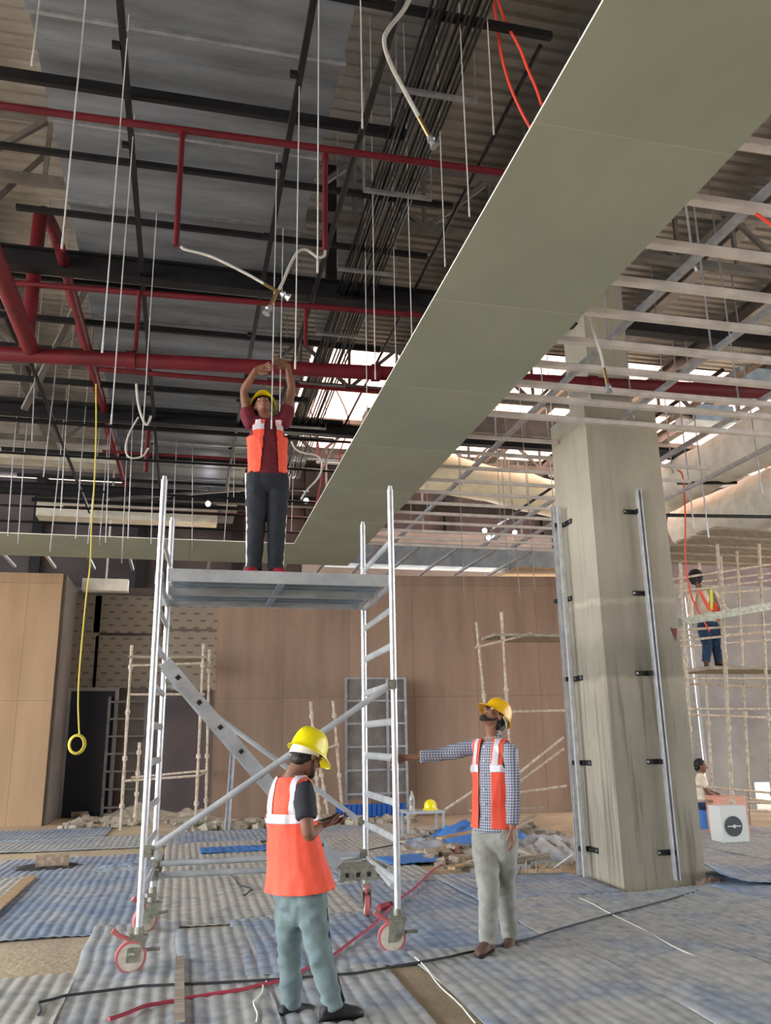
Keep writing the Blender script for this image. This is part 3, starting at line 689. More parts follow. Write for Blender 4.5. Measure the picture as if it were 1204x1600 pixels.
brace((X0+.09,Y1+.03,2.1), (X1+.0,Y1+.03,.82), .024)
brace((X0+.06,Y1-.05,.55), (X1-.0,Y1-.05,.55), .026, 'bottom_rail')
brace((X0+.06,Y1-.16,.47), (X1-.0,Y1-.16,.47), .026, 'bottom_rail')
g = MB(); g.tube([spot(515,1345,y=7.9), spot(568,1338,y=7.98)], .022, 10); g.tube([spot(575,1340,y=7.9),spot(613,1385,y=6.8)], .022, 10); g.build('bottom_rail', 'alu_flat', T, smooth=True)
# inclined ladder stile with square holes
a = spot(257,1034,y=6.95); b_ = spot(528,1352,y=7.5)
d = (b_-a).normalized(); sd = d.cross(V((0,1,0))).normalized()
for yo in (0, .42):
    g = MB(); o_ = V((0,yo,0)); g.bar(a+o_, b_+o_, .03, .105, up=sd); g.build('ladder_stile', 'alu_flat', T)
L_ = (b_-a).length
Rm = Matrix((sd, V((0,1,0)), d)).transposed()
q = .17
while q < L_-.1:
    p = a + d*q; g2 = MB(); g2.tube([p, p+V((0,.42,0))], .016, 8); lr = g2.build('ladder_rung', 'alu_flat', T)
    g = MB(); g.box(p+V((0,-.018,0)), (.034,.008,.034), Rm); g.build('rung_end', 'rib_black', lr); q += .27
c = spot(567,1366,y=7.45)
g = MB(); g.box(c, (.40,.03,.09)); g.box(c+V((0,.16,.05)), (.42,.34,.012)); g.build('tread', 'castor_steel', T)
for q in range(4): g = MB(); g.box(c+V((-.14+.093*q,-.017,0)), (.03,.006,.035)); g.build('tread_slot', 'rib_black', T)
# platform: two decks
for k_, (y0, y1) in enumerate(((6.72,7.33),(7.40,8.0))):
    z = 2.87
    g = MB(); g.box(((X0+X1)/2+.035,(y0+y1)/2,z), (X1-X0-.10,y1-y0,.018)); g.build('deck_board', 'alu_flat', T)
    g = MB()
    for yy in (y0, y1): g.box(((X0+X1)/2+.035,yy,z-.03), (X1-X0-.06,.022,.10))
    g.build('deck_rail', 'alu_flat', T)
    g = MB(); xc = (X0+X1)/2+.035
    for yy in (y0+.15, y0+.30, y0+.45): g.box((xc,yy,z-.03), (X1-X0-.14,.035,.045))
    g.box((xc+.0,(y0+y1)/2,z-.06), (.05,y1-y0,.03))
    g.build('deck_stiffener', 'alu_blue', T)
    for xx in (X0+.0, X1+.01):
        for yy in (y0+.08, y1-.08):
            g = MB(); g.box((xx,yy,z-.055), (.07,.05,.075)); g.tube([(xx-.03,yy,z-.03),(xx+.03,yy,z-.03)], .034, 12); g.build('deck_hook', 'alu_flat', T)
for (y, z) in ((Y0,2.83),(Y1,2.83)):
    pass
for xa, xb in ((X0,X0+.05),(X1,X1+.035)):
    g = MB(); g.tube([(xa,Y0,2.80),(xb,Y1,2.80)], .026, 12); g.build('transom', 'alu_flat', T, smooth=True)
# castors
def castor(px_, py_, cx, cy, rz, z0, zpost):
    R = Matrix.Rotation(rz, 3, 'Z'); C = V((cx,cy,z0)); r_ = .105
    ax = R @ V((0,1,0)); fx = R @ V((1,0,0))
    g = MB(); g.disc(C, ax, r_, .042, 32); w_ = g.build('wheel', 'pink_wheel', T, smooth=True)
    for s_ in (-1,1):
        g = MB(); g.disc(C+ax*.0215*s_, ax, r_*.84, .006, 28); g.disc(C+ax*.026*s_, ax, r_*.3, .012, 14)
        h_ = g.build('hub', 'wheel_white', w_, smooth=True)
    g = MB(); P = V((px_,py_,0))
    for s_ in (-1,1):
        e_ = V((px_,py_,z0+.13)); rings = []
        o_ = ax*.036*s_
        poly = [C-fx*.035+V((0,0,-.03)), C+fx*.035+V((0,0,-.03)), V((px_,py_,z0))+fx*.06+V((0,0,.12)), V((px_,py_,z0))-fx*.07+V((0,0,.12))]
        g.loft([[p+o_-ax*.003 for p in poly], [p+o_+ax*.003 for p in poly]])
    g.box(V((px_,py_,z0+.12)), (.13,.09,.014), R); g.tube([(px_,py_,z0+.12),(px_,py_,zpost+.06)], .034, 12)
    g.box(V((px_,py_,z0+.06))+fx*.01, (.06,.075,.09), R)
    g.build('fork', 'castor_steel', T)
    g = MB(); s0 = V((px_,py_,z0+.10)) - fx*.03
    g.tube([s0, s0-fx*.10+V((0,0,.035)), s0-fx*.15+V((0,0,.075))], [.013,.015,.02], 8); g.build('brake_lever', 'pink_wheel', T, smooth=True)
    g = MB(); g.tube([V((px_,py_,zpost)), V((px_,py_,zpost))+fx*.0+V((0,0,.05))], .033, 10); g.box(V((px_,py_,zpost+.0))-fx*.02, (.09,.07,.03), R); g.tube([V((px_,py_,z0+.03)),V((px_,py_,z0+.03))+fx*.15], .012, 8); g.build('collar', 'castor_steel', T)
castor(X0,Y0, X0-.045,Y0-.03, radians(8), .115, .24)
castor(X1,Y0, X1-.05,Y0+.0, radians(-4), .115, .25)
castor(X1+.035,Y1, X1+.045,Y1+.02, radians(82), .115, .28)
castor(X0+.05,Y1, X0-.0,Y1-.04, radians(28), .115, .30)

# ------------------------------------------------------------------ floor mats
def foam(x0, x1, y0, y1, z, m_, label, rot=0, amp=.0052, pitch=.093, wob=.012, curl=None, name='foam_mat'):
    w_, h_ = x1-x0, y1-y0; nx = max(4, int(w_/pitch*6)); ny = max(4, int(h_/.13))
    cx, cy = (x0+x1)/2, (y0+y1)/2; R = Matrix.Rotation(rot, 3, 'Z'); sd = random.uniform(0,50)
    P = []; F_ = []
    for j in range(ny+1):
        for i in range(nx+1):
            u = -w_/2+w_*i/nx; v = -h_/2+h_*j/ny
            e_ = (abs(sin(pi*(u+w_/2)/pitch))**.75)*amp*2
            nz = noise.noise(V((u*1.1+sd, v*.8, sd)))*wob + noise.noise(V((u*3+sd, v*2.2, sd+9)))*wob*.5
            du = noise.noise(V((v*1.2, sd, 3)))*.03; dv = noise.noise(V((u*1.5, sd, 7)))*.05
            q = R @ V((u+du, v+dv, 0))
            zz = z+.008+max(-.004, nz)+wob*.6+e_
            # cross quilting every 0.3 m
            zz -= amp*.45*max(0, 1-abs(((v+sd) % .32)-.16)/.02)
            if curl: zz += curl(u/w_*2, v/h_*2)
            P.append((cx+q.x, cy+q.y, zz))
    g = MB()
    for j in range(ny):
        for i in range(nx):
            a_ = j*(nx+1)+i; F_.append((a_, a_+1, a_+nx+2, a_+nx+1))
    n0 = len(P); P2 = [(p[0],p[1],p[2]-.010) for p in P]
    F2 = [tuple(i+n0 for i in reversed(f)) for f in F_]
    per = [i for i in range(nx+1)]+[j*(nx+1)+nx for j in range(1,ny+1)]+[ny*(nx+1)+i for i in range(nx-1,-1,-1)]+[j*(nx+1) for j in range(ny-1,0,-1)]
    F3 = [(per[i], per[i]+n0, per[(i+1)%len(per)]+n0, per[(i+1)%len(per)]) for i in range(len(per))]
    g.add(P+P2, F_+F2+F3)
    return tag(g.build(name, m_, smooth=True), label, 'floor mat', 'ribbed foam mats on the floor')
foam(-2.6,-.62,5.0,6.75,.0,'foam_mat_dusty','grey foam mat at the lower left corner in front of the bare floor patch')
foam(-.66,.06,4.6,8.3,.004,'foam_mat','narrow foam mat under the left front castor')
foam(.04,.62,4.6,7.9,.012,'foam_mat','foam mat between the left castor and the man with the phone')
foam(.55,1.45,4.3,6.35,.004,'foam_mat','foam mat under the man with the phone', )
foam(.50,1.70,6.3,8.2,.010,'foam_mat_blue','bluish foam mat behind the man with the phone')
foam(-2.3,-.18,8.0,13.3,.0,'foam_mat_blue','large bluish foam mat left of the tower')
foam(-.2,1.72,8.1,11.2,.003,'foam_mat_dusty','dusty foam mat under the back of the tower')
foam(-.15,1.3,11.0,14.4,.008,'foam_mat_dusty','dusty foam mat beyond the tower on the left side')
foam(-4.9,-2.5,11.2,13.0,.004,'foam_mat_dusty','thin dusty foam mat at the left edge of the picture')
foam(-2.7,-1.72,8.4,11.4,.02,'foam_mat_dusty','overlapping dusty foam mat at the left edge beside the wooden strip')
foam(-4.5,0.1,14.2,15.9,.004,'foam_mat','wide grey foam mat in front of the tan partition')
foam(-4.2,-1.2,15.8,17.6,.010,'foam_mat_blue','pale blue foam mat against the foot of the tan partition')
foam(0,3.3,14.3,16.2,.003,'foam_mat_blue','blue-grey foam mat in front of the rubble by the brown partition')
foam(1.70,2.95,3.6,6.6,.004,'foam_mat','foam mat at the lower right front, left of the ragged edge', wob=.03)
foam(1.70,3.0,6.5,9.7,.0,'foam_mat_blue','foam mat under the man looking up')
foam(2.9,3.9,3.4,8.5,.0,'foam_mat','smooth wrinkled foam mat right of the ragged edge', amp=.004, wob=.035)
foam(3.85,5.4,3.9,8.25,.006,'foam_mat','foam mat in front of the concrete column', wob=.035)
foam(5.3,7.2,4.6,8.7,.012,'foam_mat_blue','foam mat at the right edge of the picture in front of the column', wob=.05)
foam(2.9,4.4,8.3,9.9,.010,'foam_mat_blue','foam mat left of the foot of the column', amp=.004, wob=.03)
foam(1.70,3.9,11.9,17.6,.0,'foam_mat_dusty','long foam mat running away towards the brown partition', )
foam(1.75,2.95,9.7,12.0,.006,'foam_mat','foam mat between the tower and the debris')
foam(5.7,7.6,8.9,11.6,.004,'foam_mat','foam mat to the right of the column')
foam(7.2,9.6,6.5,13.5,.0,'foam_mat','foam mat stretching to the right background', amp=.004, wob=.03)
foam(3.9,6.2,11.5,15.5,.0,'foam_mat_dusty','dusty foam mat behind the debris')
foam(5.6,6.6,7.9,9.2,.03,'foam_mat_blue','curled blue foam sheet rising beside the right foot of the column', rot=radians(-20), amp=.004, wob=.05, curl=lambda a_,b_: .12*max(0,-a_)**2)
# bright blue rectangles
foam(.35,1.9,12.9,13.5,.03,'blue_mat_new','bright blue foam piece behind the man with the phone', pitch=.12)
foam(2.62,3.35,10.9,11.65,.03,'blue_mat_new','bright blue foam piece lying behind the right front castor', rot=radians(8), pitch=.12)
foam(1.75,2.35,9.9,10.5,.02,'foam_mat_blue','small blue foam offcut behind the tower')
# rolled / heaped blue mat in the debris
def heap(x0, x1, y0, y1, hgt, m_, label, name, cat, seed, sharp=2.5):
    g = MB(); nx, ny = 26, 22; P = []; F_ = []
    for j in range(ny+1):
        for i in range(nx+1):
            u, v = i/nx*2-1, j/ny*2-1; e_ = max(0, (1-u*u)*(1-v*v))**.6
            zz = hgt*e_*(.55+.6*abs(noise.noise(V((u*sharp+seed, v*sharp, seed)))) + .25*noise.noise(V((u*7+seed, v*7, 1))))
            P.append((x0+(x1-x0)*i/nx+.06*noise.noise(V((v*4,seed,u))), y0+(y1-y0)*j/ny, max(0,zz)-.004))
    for j in range(ny):
        for i in range(nx):
            a_ = j*(nx+1)+i; F_.append((a_, a_+1, a_+nx+2, a_+nx+1))
    per = [i for i in range(nx+1)]+[j*(nx+1)+nx for j in range(1,ny+1)]+[ny*(nx+1)+i for i in range(nx-1,-1,-1)]+[j*(nx+1) for j in range(ny-1,0,-1)]
    F_.append(tuple(reversed(per)))
    g.add(P, F_); return tag(g.build(name, m_, smooth=True), label, cat)
heap(3.9,5.3,12.3,13.9,.42,'blue_mat_new','crumpled light blue foam sheet on top of the debris','crumpled_sheet','foam sheet',3)
heap(4.2,5.6,10.6,12.0,.34,'foam_mat','crumpled grey foam sheet lying in front of the blue one','crumpled_sheet','foam sheet',8)
heap(3.2,4.2,12.4,13.6,.14,'foam_mat_blue','low folded blue sheet left of the debris','crumpled_sheet','foam sheet',14)
# boards and sticks of the debris pile
for i, (a_, b_, w_, h_, m_) in enumerate([
    ((3.2,10.2,.06),(4.7,11.6,.10),.10,.03,'wood'),((3.5,9.9,.05),(4.3,9.5,.08),.05,.04,'wood'),((4.0,10.9,.30),(5.2,12.3,.42),.12,.02,'wood_grey'),
    ((3.6,12.0,.20),(5.6,13.0,.32),.12,.025,'wood'),((4.4,10.4,.10),(4.1,12.0,.36),.07,.03,'wood_grey'),((3.3,11.6,.05),(4.4,12.9,.05),.22,.02,'wood'),
    ((4.5,13.2,.45),(6.0,13.9,.40),.09,.02,'wood_grey'),((3.9,10.1,.12),(4.45,10.2,.14),.08,.07,'wood_grey'),((4.2,9.7,.03),(4.45,9.5,.25),.01,.01,'gal')]):
    g = MB(); g.bar(a_, b_, w_, h_); tag(g.build('board', m_), ['long board slanting back through the debris pile','short stick nearest the man looking up in the debris','grey slat lying on the crumpled sheets','wide plank across the back of the debris','grey slat leaning on the grey crumpled sheet','flat board under the folded blue sheet','high slat at the back right of the debris','short grey block beside the metal stud','thin wire leaning beside the concrete column'][i], 'board')
g = MB(); g.chan((3.3,9.75,.06), (4.0,9.75,.08), .10, .09, .006); tag(g.build('metal_offcut', 'aluminium'), 'short white metal channel offcut lying beside the column', 'metal offcut')
g = MB()
for sx in (-1,1): g.tube([(3.93+sx*.06,9.5,0),(3.93+sx*.06,9.5,.2)], .008, 6)
g.tube([(3.87,9.5,.2),(3.99,9.5,.2)], .008, 6); tag(g.build('wire_stand', 'castor_steel'), 'small bent wire stand in front of the white channel offcut', 'stand')
# rubble along the partition and bare wood strips
random.seed(5)
def stones(n, bx, m_, nm, label, smin, smax):
    g = MB()
    for q in range(n):
        c = V((random.uniform(bx[0],bx[1]), random.uniform(bx[2],bx[3]), 0)); s_ = random.uniform(smin,smax)
        R = Matrix.Rotation(random.uniform(0,6),3,'Z') @ Matrix.Rotation(random.uniform(0,.8),3,'X'); c.z = s_*.25
        g.box(c, (s_,s_*random.uniform(.5,1),s_*random.uniform(.3,.7)), R)
    o = g.build(nm, m_); o['label'] = label; o['category'] = 'rubble'; o['kind'] = 'stuff'; return o
stones(420, (.2,4.6,16.3,17.6), 'rubble', 'rubble', 'grey plaster rubble along the foot of the brown partition', .04, .22)
stones(160, (-2.2,.6,17.6,20.6), 'rubble', 'rubble', 'plaster rubble on the floor of the dark recess', .04, .2)
stones(200, (3.2,6.0,9.6,14.5), 'wood_grey', 'debris', 'small broken boards and chips scattered around the debris pile', .03, .22)
stones(70, (-3.5,2.5,7.5,13.5), 'paper_white', 'debris', 'small pale chips scattered over the foam mats around the tower', .01, .03)
heap(-1.5,.2,19.2,20.4,.35,'rubble','mound of plaster dust in the dark recess','dust_mound','rubble mound',4)
heap(-.5,1.2,18.2,19.3,.25,'rubble','low mound of sand behind the left scaffold','dust_mound','rubble mound',6)
g = MB(); g.box((-1.66,9.8,.045), (.13,3.2,.02)); tag(g.build('wood_strip', 'wood'), 'bare wooden strip on the floor at the left edge of the picture', 'board')
g = MB(); g.box((.065,6.1,.055), (.06,1.5,.012)); tag(g.build('wood_strip', 'wood_grey'), 'thin grey strip lying on the mats near the bottom left', 'board')
for i, (pix, m_, r_, lab) in enumerate([
   ([(170,1598),(230,1575),(300,1562),(380,1550),(440,1536),(500,1508),(560,1468),(592,1440),(605,1425),(640,1395),(680,1360),(710,1335),(745,1300)],'pink_cable',.012,'pink power cable snaking across the mats under the tower'),
   ([(60,1590),(62,1570),(100,1560),(220,1545),(330,1540),(430,1535),(560,1525),(700,1500),(830,1470),(900,1448),(960,1430),(1040,1410),(1100,1392)],'dark_cable',.009,'dark cable crossing the mats to the foot of the column'),
   ([(545,1335),(600,1325),(680,1310),(760,1290)],'dark_cable',.009,'dark cable on the far mats behind the tower'),
   ([(400,1600),(398,1570),(412,1545),(415,1538)],'paper_white',.0045,'thin white cord beside the foot of the man with the phone'),
   ([(905,1406),(960,1432),(1040,1475),(1120,1517),(1215,1565)],'paper_white',.0045,'thin white cord lying on the mats in front of the column'),
   ([(648,1500),(690,1545),(742,1604)],'paper_white',.0045,'thin white cord along the seam beside the bare floor patch'),
   ([(360,1330+40),(375,1385),(395,1392),(380,1402)],'dark_cable',.008,'short tangle of dark wire behind the man with the phone')]):
    pts = []
    for px, py in pix: p = spot(px, py, z=.03); pts.append((p.x, p.y, .046+.004*sin(px)))
    P = []
    for a_ in range(len(pts)-1):
        for q in range(5): u = q/5; p = V(pts[a_]).lerp(V(pts[a_+1]), u); p.x += .01*sin(a_*5+q); P.append(p)
    P.append(V(pts[-1])); g = MB(); g.tube(P, r_, 6); tag(g.build('floor_cable', m_, smooth=True), lab, 'cable')
c = spot(600,1418,z=.05); t = empty('plug_socket', c, 'pink and black cable connector on the floor beside the right front castor', 'plug')
g = MB(); g.tube([c+V((-.05,0,.0)), c+V((.05,.06,.01))], .03, 10); g.build('socket', 'pink_cable', t); g = MB(); g.tube([c+V((.04,.05,.01)), c+V((.09,.08,.012))], .026, 10); g.build('plug', 'rib_black', t)
# lumps at left (rusty can, rags)
g = MB(); g.tube([(-1.75,12.3,.09),(-1.35,12.35,.09)], .09, 14); tag(g.build('rusty_can', 'rust_pipe', smooth=True), 'rusty can lying on the mats at the far left', 'can')
heap(-2.1,-1.1,12.0,12.8,.08,'dark_cable','dark rag beside the rusty can','rag','rag',21)
heap(-1.0,-.3,11.6,12.3,.09,'foam_mat_blue','small blue-grey rag on the mats left of the tower','rag','rag',23)
heap(5.25,5.6,8.22,8.42,.16,'rust_pipe','crumpled brown scrap at the foot of the column front','scrap','scrap',31)
# bare patches are the floor itself; a split sheet of dry plaster by the front
# ------------------------------------------------------------------ far scaffolds, frame, stool
def scaffold(name, poles, ledgers, planks, label, m_='lime_pipe', r_=.028):
    t = empty(name, V(poles[0][0]), label, 'scaffold')
    for a_, b_ in poles:
        g = MB(); n_ = 8; P = [V(a_).lerp(V(b_), q/n_) for q in range(n_+1)]
        g.tube(P, [r_*(1+.18*((q*7) % 3-1)) for q in range(n_+1)], 8)
        for q in range(1, n_, 2): g.tube([P[q]-V((0,0,.04)), P[q]+V((0,0,.04))], r_*1.7, 8)
        g.build('pole', m_, t, smooth=True)
    for a_, b_ in ledgers: g = MB(); g.tube([a_,b_], r_*.85, 8); g.build('ledger', m_, t, smooth=True)
    for c, d_ in planks: g = MB(); g.box(c, d_); g.build('plank', 'wood_grey', t)
ys_ = 17.6
def S(px, py, y=17.6): return spot(px, py, y=y)
def pole(px0, py0, px1, y, zb=0.0): a_ = S(px0,py0,y); b_ = spot(px1,1265,y=y); b_.z = zb; return (b_, a_)
def led(p0, p1, y0, y1=None): return (S(*p0, y0), S(*p1, y1 or y0))
scaffold('pipe_scaffold', [pole(206,1008,190,17.2),pole(318,1006,306,17.2),pole(327,1015,322,18.0),pole(218,1160,212,18.0)],
   [led((203,1040),(318,1036),17.2),led((200,1085),(320,1085),17.2),led((196,1220),(310,1212),17.2),led((318,1036),(328,1045),17.2,18.0),led((310,1212),(324,1205),17.2,18.0),led((205,1215),(322,1204),18.0)],
   [(S(262,1030,17.6),(1.5,.9,.05))], 'weathered pipe scaffold standing in the dark recess at the left')
scaffold('pipe_scaffold', [pole(744,972,775,15.0),pole(783,956,802,14.6)],
   [led((742,1012),(830,990),14.6),led((800,1112),(885,1110),14.6),led((770,1240),(880,1152),14.6),led((765,1255),(880,1170),14.7),led((695,1265),(760,1222),15.0),led((800,1240),(885,1228),15.0)],
   [(S(835,996,14.9),(1.9,.7,.05)),(S(850,1000,15.3),(1.7,.5,.05))], 'pipe scaffold with a plank deck left of the concrete column')
scaffold('prop_poles', [pole(485,1096,500,16.8),pole(520,1095,536,17.1),pole(500,1200,515,17.2)], [led((505,1170),(525,1165),17.0)], [], 'two plaster-spattered poles leaning before the brown partition')
g = MB(); a_ = spot(366,1138,y=16.4); b_ = spot(355,1275,y=16.2); b_.z = 0; g.chan(b_, a_, .09, .05, .006, up=(0,-1,0)); tag(g.build('metal_stud', 'aluminium'), 'short metal stud standing before the brown partition left of the phone man', 'metal stud')
# right-hand scaffold
RP = []
def rp(px0, py0, px1, py1, y): return (spot(px1,py1,y=y), spot(px0,py0,y=y))
P_ = [rp(1062,880,1082,1262,12.4),rp(1092,880,1112,1262,13.6),rp(1120,850,1142,1262,12.4),rp(1150,850,1166,1240,13.6),rp(1185,850,1204,1262,12.4)]
P_ += [rp(1125,870,1140,1262,11.7)]
P_ = [((a_.x,a_.y,0.0), b_) for a_, b_ in P_]
LD = []
for (py, py2) in ((905,880),(925,905),(985,975),(1003,985),(1060,1060),(1108,1108),(1225,1240),(1250,1255)):
    LD.append(led((1050,py),(1215,py2),12.4)); 
    LD.append(led((1060,py+8),(1215,py2+14),13.6))
scaffold('pipe_scaffold', P_, LD, [((9.9,12.9,2.62),(2.8,1.0,.06))], 'tall pipe scaffold on the right carrying the harnessed worker', r_=.024)
for i in range(9):
    g = MB(); y = 12.2+.33*i; g.box((11.0,y,4.95+.02*(i%2)), (4.6,.22,.04))
    tag(g.build('scaffold_plank', 'wood_grey'), '%s plank from the front in the high timber deck above the far worker' % ORD[i], 'plank', 'planks of the high timber deck')
for i, (p0, p1, y) in enumerate([((1062,972),(1215,945),11.6),]):
    g = MB(); g.bar(S(*p0,y), S(*p1,y), .12, .12); tag(g.build('guard_rail', 'castor_steel'), 'grey guard rail the harnessed worker rests a hand on', 'rail')
for i in range(4):
    g = MB(); x = 7.3+.5*i; g.box((x,17.6,5.18), (.5,1.4,.03)); tag(g.build('scaffold_plank', 'wood'), '%s pale plank from the left on top of the brown partition beside the column' % ORD[i], 'plank', 'planks on top of the partition')
# grid frame leaning on the partition, blue pallet, stool, bottle, helmet
y = 17.3
t = empty('grid_frame', S(540,1230,y), 'grey metal grid frame standing against the brown partition behind the tower', 'frame')
a_ = S(540,1060,y); b_ = S(632,1060,y); zt = a_.z; zb = .05
for nm, x in (('side_bar',a_.x),('side_bar',S(604,1060,y).x),('side_bar',b_.x)): g = MB(); g.box((x,y,(zt+zb)/2), (.05,.05,zt-zb)); g.build(nm, 'gal', t)
for q in range(6): g = MB(); z = zt-(zt-.5)*q/5; g.box(((a_.x+b_.x)/2,y,z), (b_.x-a_.x,.04,.04)); g.build('cross_bar', 'gal', t)
g = MB(); g.box(((a_.x+b_.x)/2,y+.04,(zt+.4)/2), (b_.x-a_.x,.02,zt-.4)); g.build('panel', 'steel_grey', t)
g = MB(); x0 = S(525,1250,17).x; x1 = S(634,1250,17).x
for q in range(14): g.box((x0+(x1-x0)*(q+.5)/14,17.0,.17), ((x1-x0)/14*.8,.05,.32))
g.box(((x0+x1)/2,17.02,.17), (x1-x0,.03,.30)); tag(g.build('ribbed_sheet', 'blue_pallet'), 'saturated blue ribbed sheet upright before the grid frame', 'sheet')
y = 13.6; t = empty('metal_stool', spot(662,1262,y=y), 'small grey metal table with a bottle and a yellow helmet on it', 'table')
a_ = spot(637,1262,y=y); b_ = spot(692,1262,y=y); zt = .42; x0, x1 = a_.x, b_.x; x0_t, x1_t = x0, x1
t.location = ((x0+x1)/2,y,0)
g = MB(); g.box(((x0+x1)/2,y+.2,zt), (x1-x0+.04,.5,.04)); g.build('tabletop', 'alu_flat', t)
for x in (x0,x1):
    for yy in (y,y+.4): g = MB(); g.box((x,yy,zt/2), (.035,.035,zt)); g.build('leg', 'alu_flat', t)
g = MB(); g.box(((x0+x1)/2,y,.05), (x1-x0,.03,.03)); g.box(((x0+x1)/2,y+.4,.05), (x1-x0,.03,.03)); g.build('stretcher', 'alu_flat', t)
bx = x0+.1; pr_ = [(.0,0),(.045,.0),(.047,.06),(.040,.09),(.047,.12),(.044,.2),(.02,.26),(.017,.30),(.0,.30)]
g = MB(); g.loft([[(bx+r_*cos(a_*pi/8), y+.12+r_*sin(a_*pi/8), zt+.022+z_) for a_ in range(16)] for r_, z_ in pr_ if r_ > 0])
tag(g.build('water_bottle', 'glass_clear', smooth=True), 'clear plastic water bottle on the small metal table', 'bottle')
# outdoor AC unit, orange box, opening
c = spot(1140,1320,z=0); t = empty('air_conditioner', c, 'white outdoor air-conditioner unit with a round fan, standing on the floor at right', 'air conditioner')
g = MB(); g.box(c+V((.12,.15,.28)), (.44,.28,.5)); g.build('case', 'ac_white', t)
g = MB(); g.disc(c+V((.10,.005,.25)), (0,1,0), .14, .02, 24); g.build('fan_grille', 'ac_dark', t)
g = MB(); g.disc(c+V((.10,-.01,.25)), (0,1,0), .025, .02, 12); g.box(c+V((.10,-.01,.25)), (.22,.01,.015)); g.build('fan_hub', 'ac_white', t)
g = MB(); g.box(c+V((.12,.03,.015)), (.4,.06,.03)); g.box(c+V((.12,.26,.015)), (.4,.06,.03)); g.build('foot', 'rib_black', t)
c2 = spot(1185,1312,z=0); g = MB(); g.box(c2+V((-.08,.6,.30)), (.46,.4,.6)); g.box(c2+V((-.08,.39,.42)), (.46,.03,.04))
tag(g.build('orange_cabinet', 'orange_box'), 'dusty orange cabinet standing behind the air-conditioner unit', 'cabinet')
# recess: perforated boards, door, shelves
for i, (x0, x1, z0, z1) in enumerate([(-2.25,-1.32,2.75,4.05),(-1.28,-.5,2.75,4.05),(-2.25,-.5,4.09,4.95)]):
    pass
bb = [((150,930),(252,990)),((150,993),(252,1075)),((262,935),(343,983)),((262,986),(343,1078)),((118,930),(149,1075))]
for i, (p0, p1) in enumerate(bb):
    y = 20.7 if i in (0,1,4) else 19.4
    a_ = spot(*p0, y=y); b_ = spot(*p1, y=y); g = MB(); g.box(((a_.x+b_.x)/2,y,(a_.z+b_.z)/2), (b_.x-a_.x,.04,a_.z-b_.z))
    tag(g.build('perforated_board', 'perforated'), ['upper perforated plaster board in the shaded recess','lower perforated plaster board in the shaded recess','upper perforated plaster board next to the brown partition','lower perforated plaster board next to the brown partition','narrow perforated board at the left side of the recess'][i], 'wall board', 'perforated boards in the recess')
a_ = spot(112,1080,y=20.6); b_ = spot(168,1262,y=20.6)
g = MB(); g.box(((a_.x+b_.x)/2,20.6,a_.z/2), (b_.x-a_.x,.08,a_.z)); d_ = g.build('door_1', 'door_black'); struct(d_)
g = MB(); g.box((a_.x-.04,20.6,a_.z/2), (.08,.12,a_.z)); g.box((b_.x+.04,20.6,a_.z/2), (.08,.12,a_.z)); g.box(((a_.x+b_.x)/2,20.6,a_.z+.04), (b_.x-a_.x+.16,.12,.08)); struct(g.build('trim_2', 'plaster_grey'))
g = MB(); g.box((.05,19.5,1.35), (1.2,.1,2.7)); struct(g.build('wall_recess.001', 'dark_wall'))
t = empty('wall_rack', spot(195,1270,y=20.4), 'tall grey rack with shelves beside the dark door in the recess', 'rack')
a_ = spot(172,1085,y=20.4); b_ = spot(230,1085,y=20.4)
for x in (a_.x,b_.x): g = MB(); g.box((x,20.4,1.3), (.06,.06,2.6)); g.build('upright', 'steel_grey', t)
for q in range(7): g = MB(); g.box(((a_.x+b_.x)/2,20.4,.2+q*.38), (b_.x-a_.x,.2,.04)); g.build('shelf', 'steel_grey', t)
c = spot(118,960,y=19.0)
for i, (p0, p1) in enumerate([((130,905),(200,925))]):
    a_ = spot(*p0,y=19.6); b_ = spot(*p1,y=19.6); g = MB(); g.box((a_+b_)/2, (b_.x-a_.x,.3,a_.z-b_.z)); g.box(((a_.x+b_.x)/2,19.6,(9+a_.z)/2),(.04,.04,9-a_.z)); tag(g.build('hanging_box', 'wrap'), 'pale box duct hanging above the recess', 'air duct')

# ------------------------------------------------------------------ people
def capsule_rings(pts, rad, side=None, n=16, flat0=False, flat1=False):
    """tube through pts with elliptical sections (a across 'side', b across the other way)"""
    pts = [V(p) for p in pts]; rad = [(r, r) if not isinstance(r, tuple) else r for r in rad]
    C = []
    t0 = (pts[1]-pts[0]).normalized(); t1 = (pts[-1]-pts[-2]).normalized()
    if not flat0:
        m_ = min(rad[0]); C += [(pts[0]-t0*m_*.95, .25, rad[0]), (pts[0]-t0*m_*.6, .78, rad[0])]
    for i, p in enumerate(pts): C.append((p, 1, rad[i]))
    if not flat1:
        m_ = min(rad[-1]); C += [(pts[-1]+t1*m_*.6, .78, rad[-1]), (pts[-1]+t1*m_*.95, .25, rad[-1])]
    rings = []; prev = None; K = len(C)
    for i, (p, s_, r_) in enumerate(C):
        a_ = C[max(i-1,0)][0]; b_ = C[min(i+1,K-1)][0]; t = (b_-a_).normalized()
        if side is not None: u = V(side)
        elif prev is not None: u = prev
        else: u = V((0,0,1)) if abs(t.z) < .8 else V((1,0,0))
        u = (u - t*u.dot(t)).normalized(); prev = u; w_ = t.cross(u)
        rings.append([p + u*cos(2*pi*j/n)*r_[0]*s_ + w_*sin(2*pi*j/n)*r_[1]*s_ for j in range(n)])
    return rings
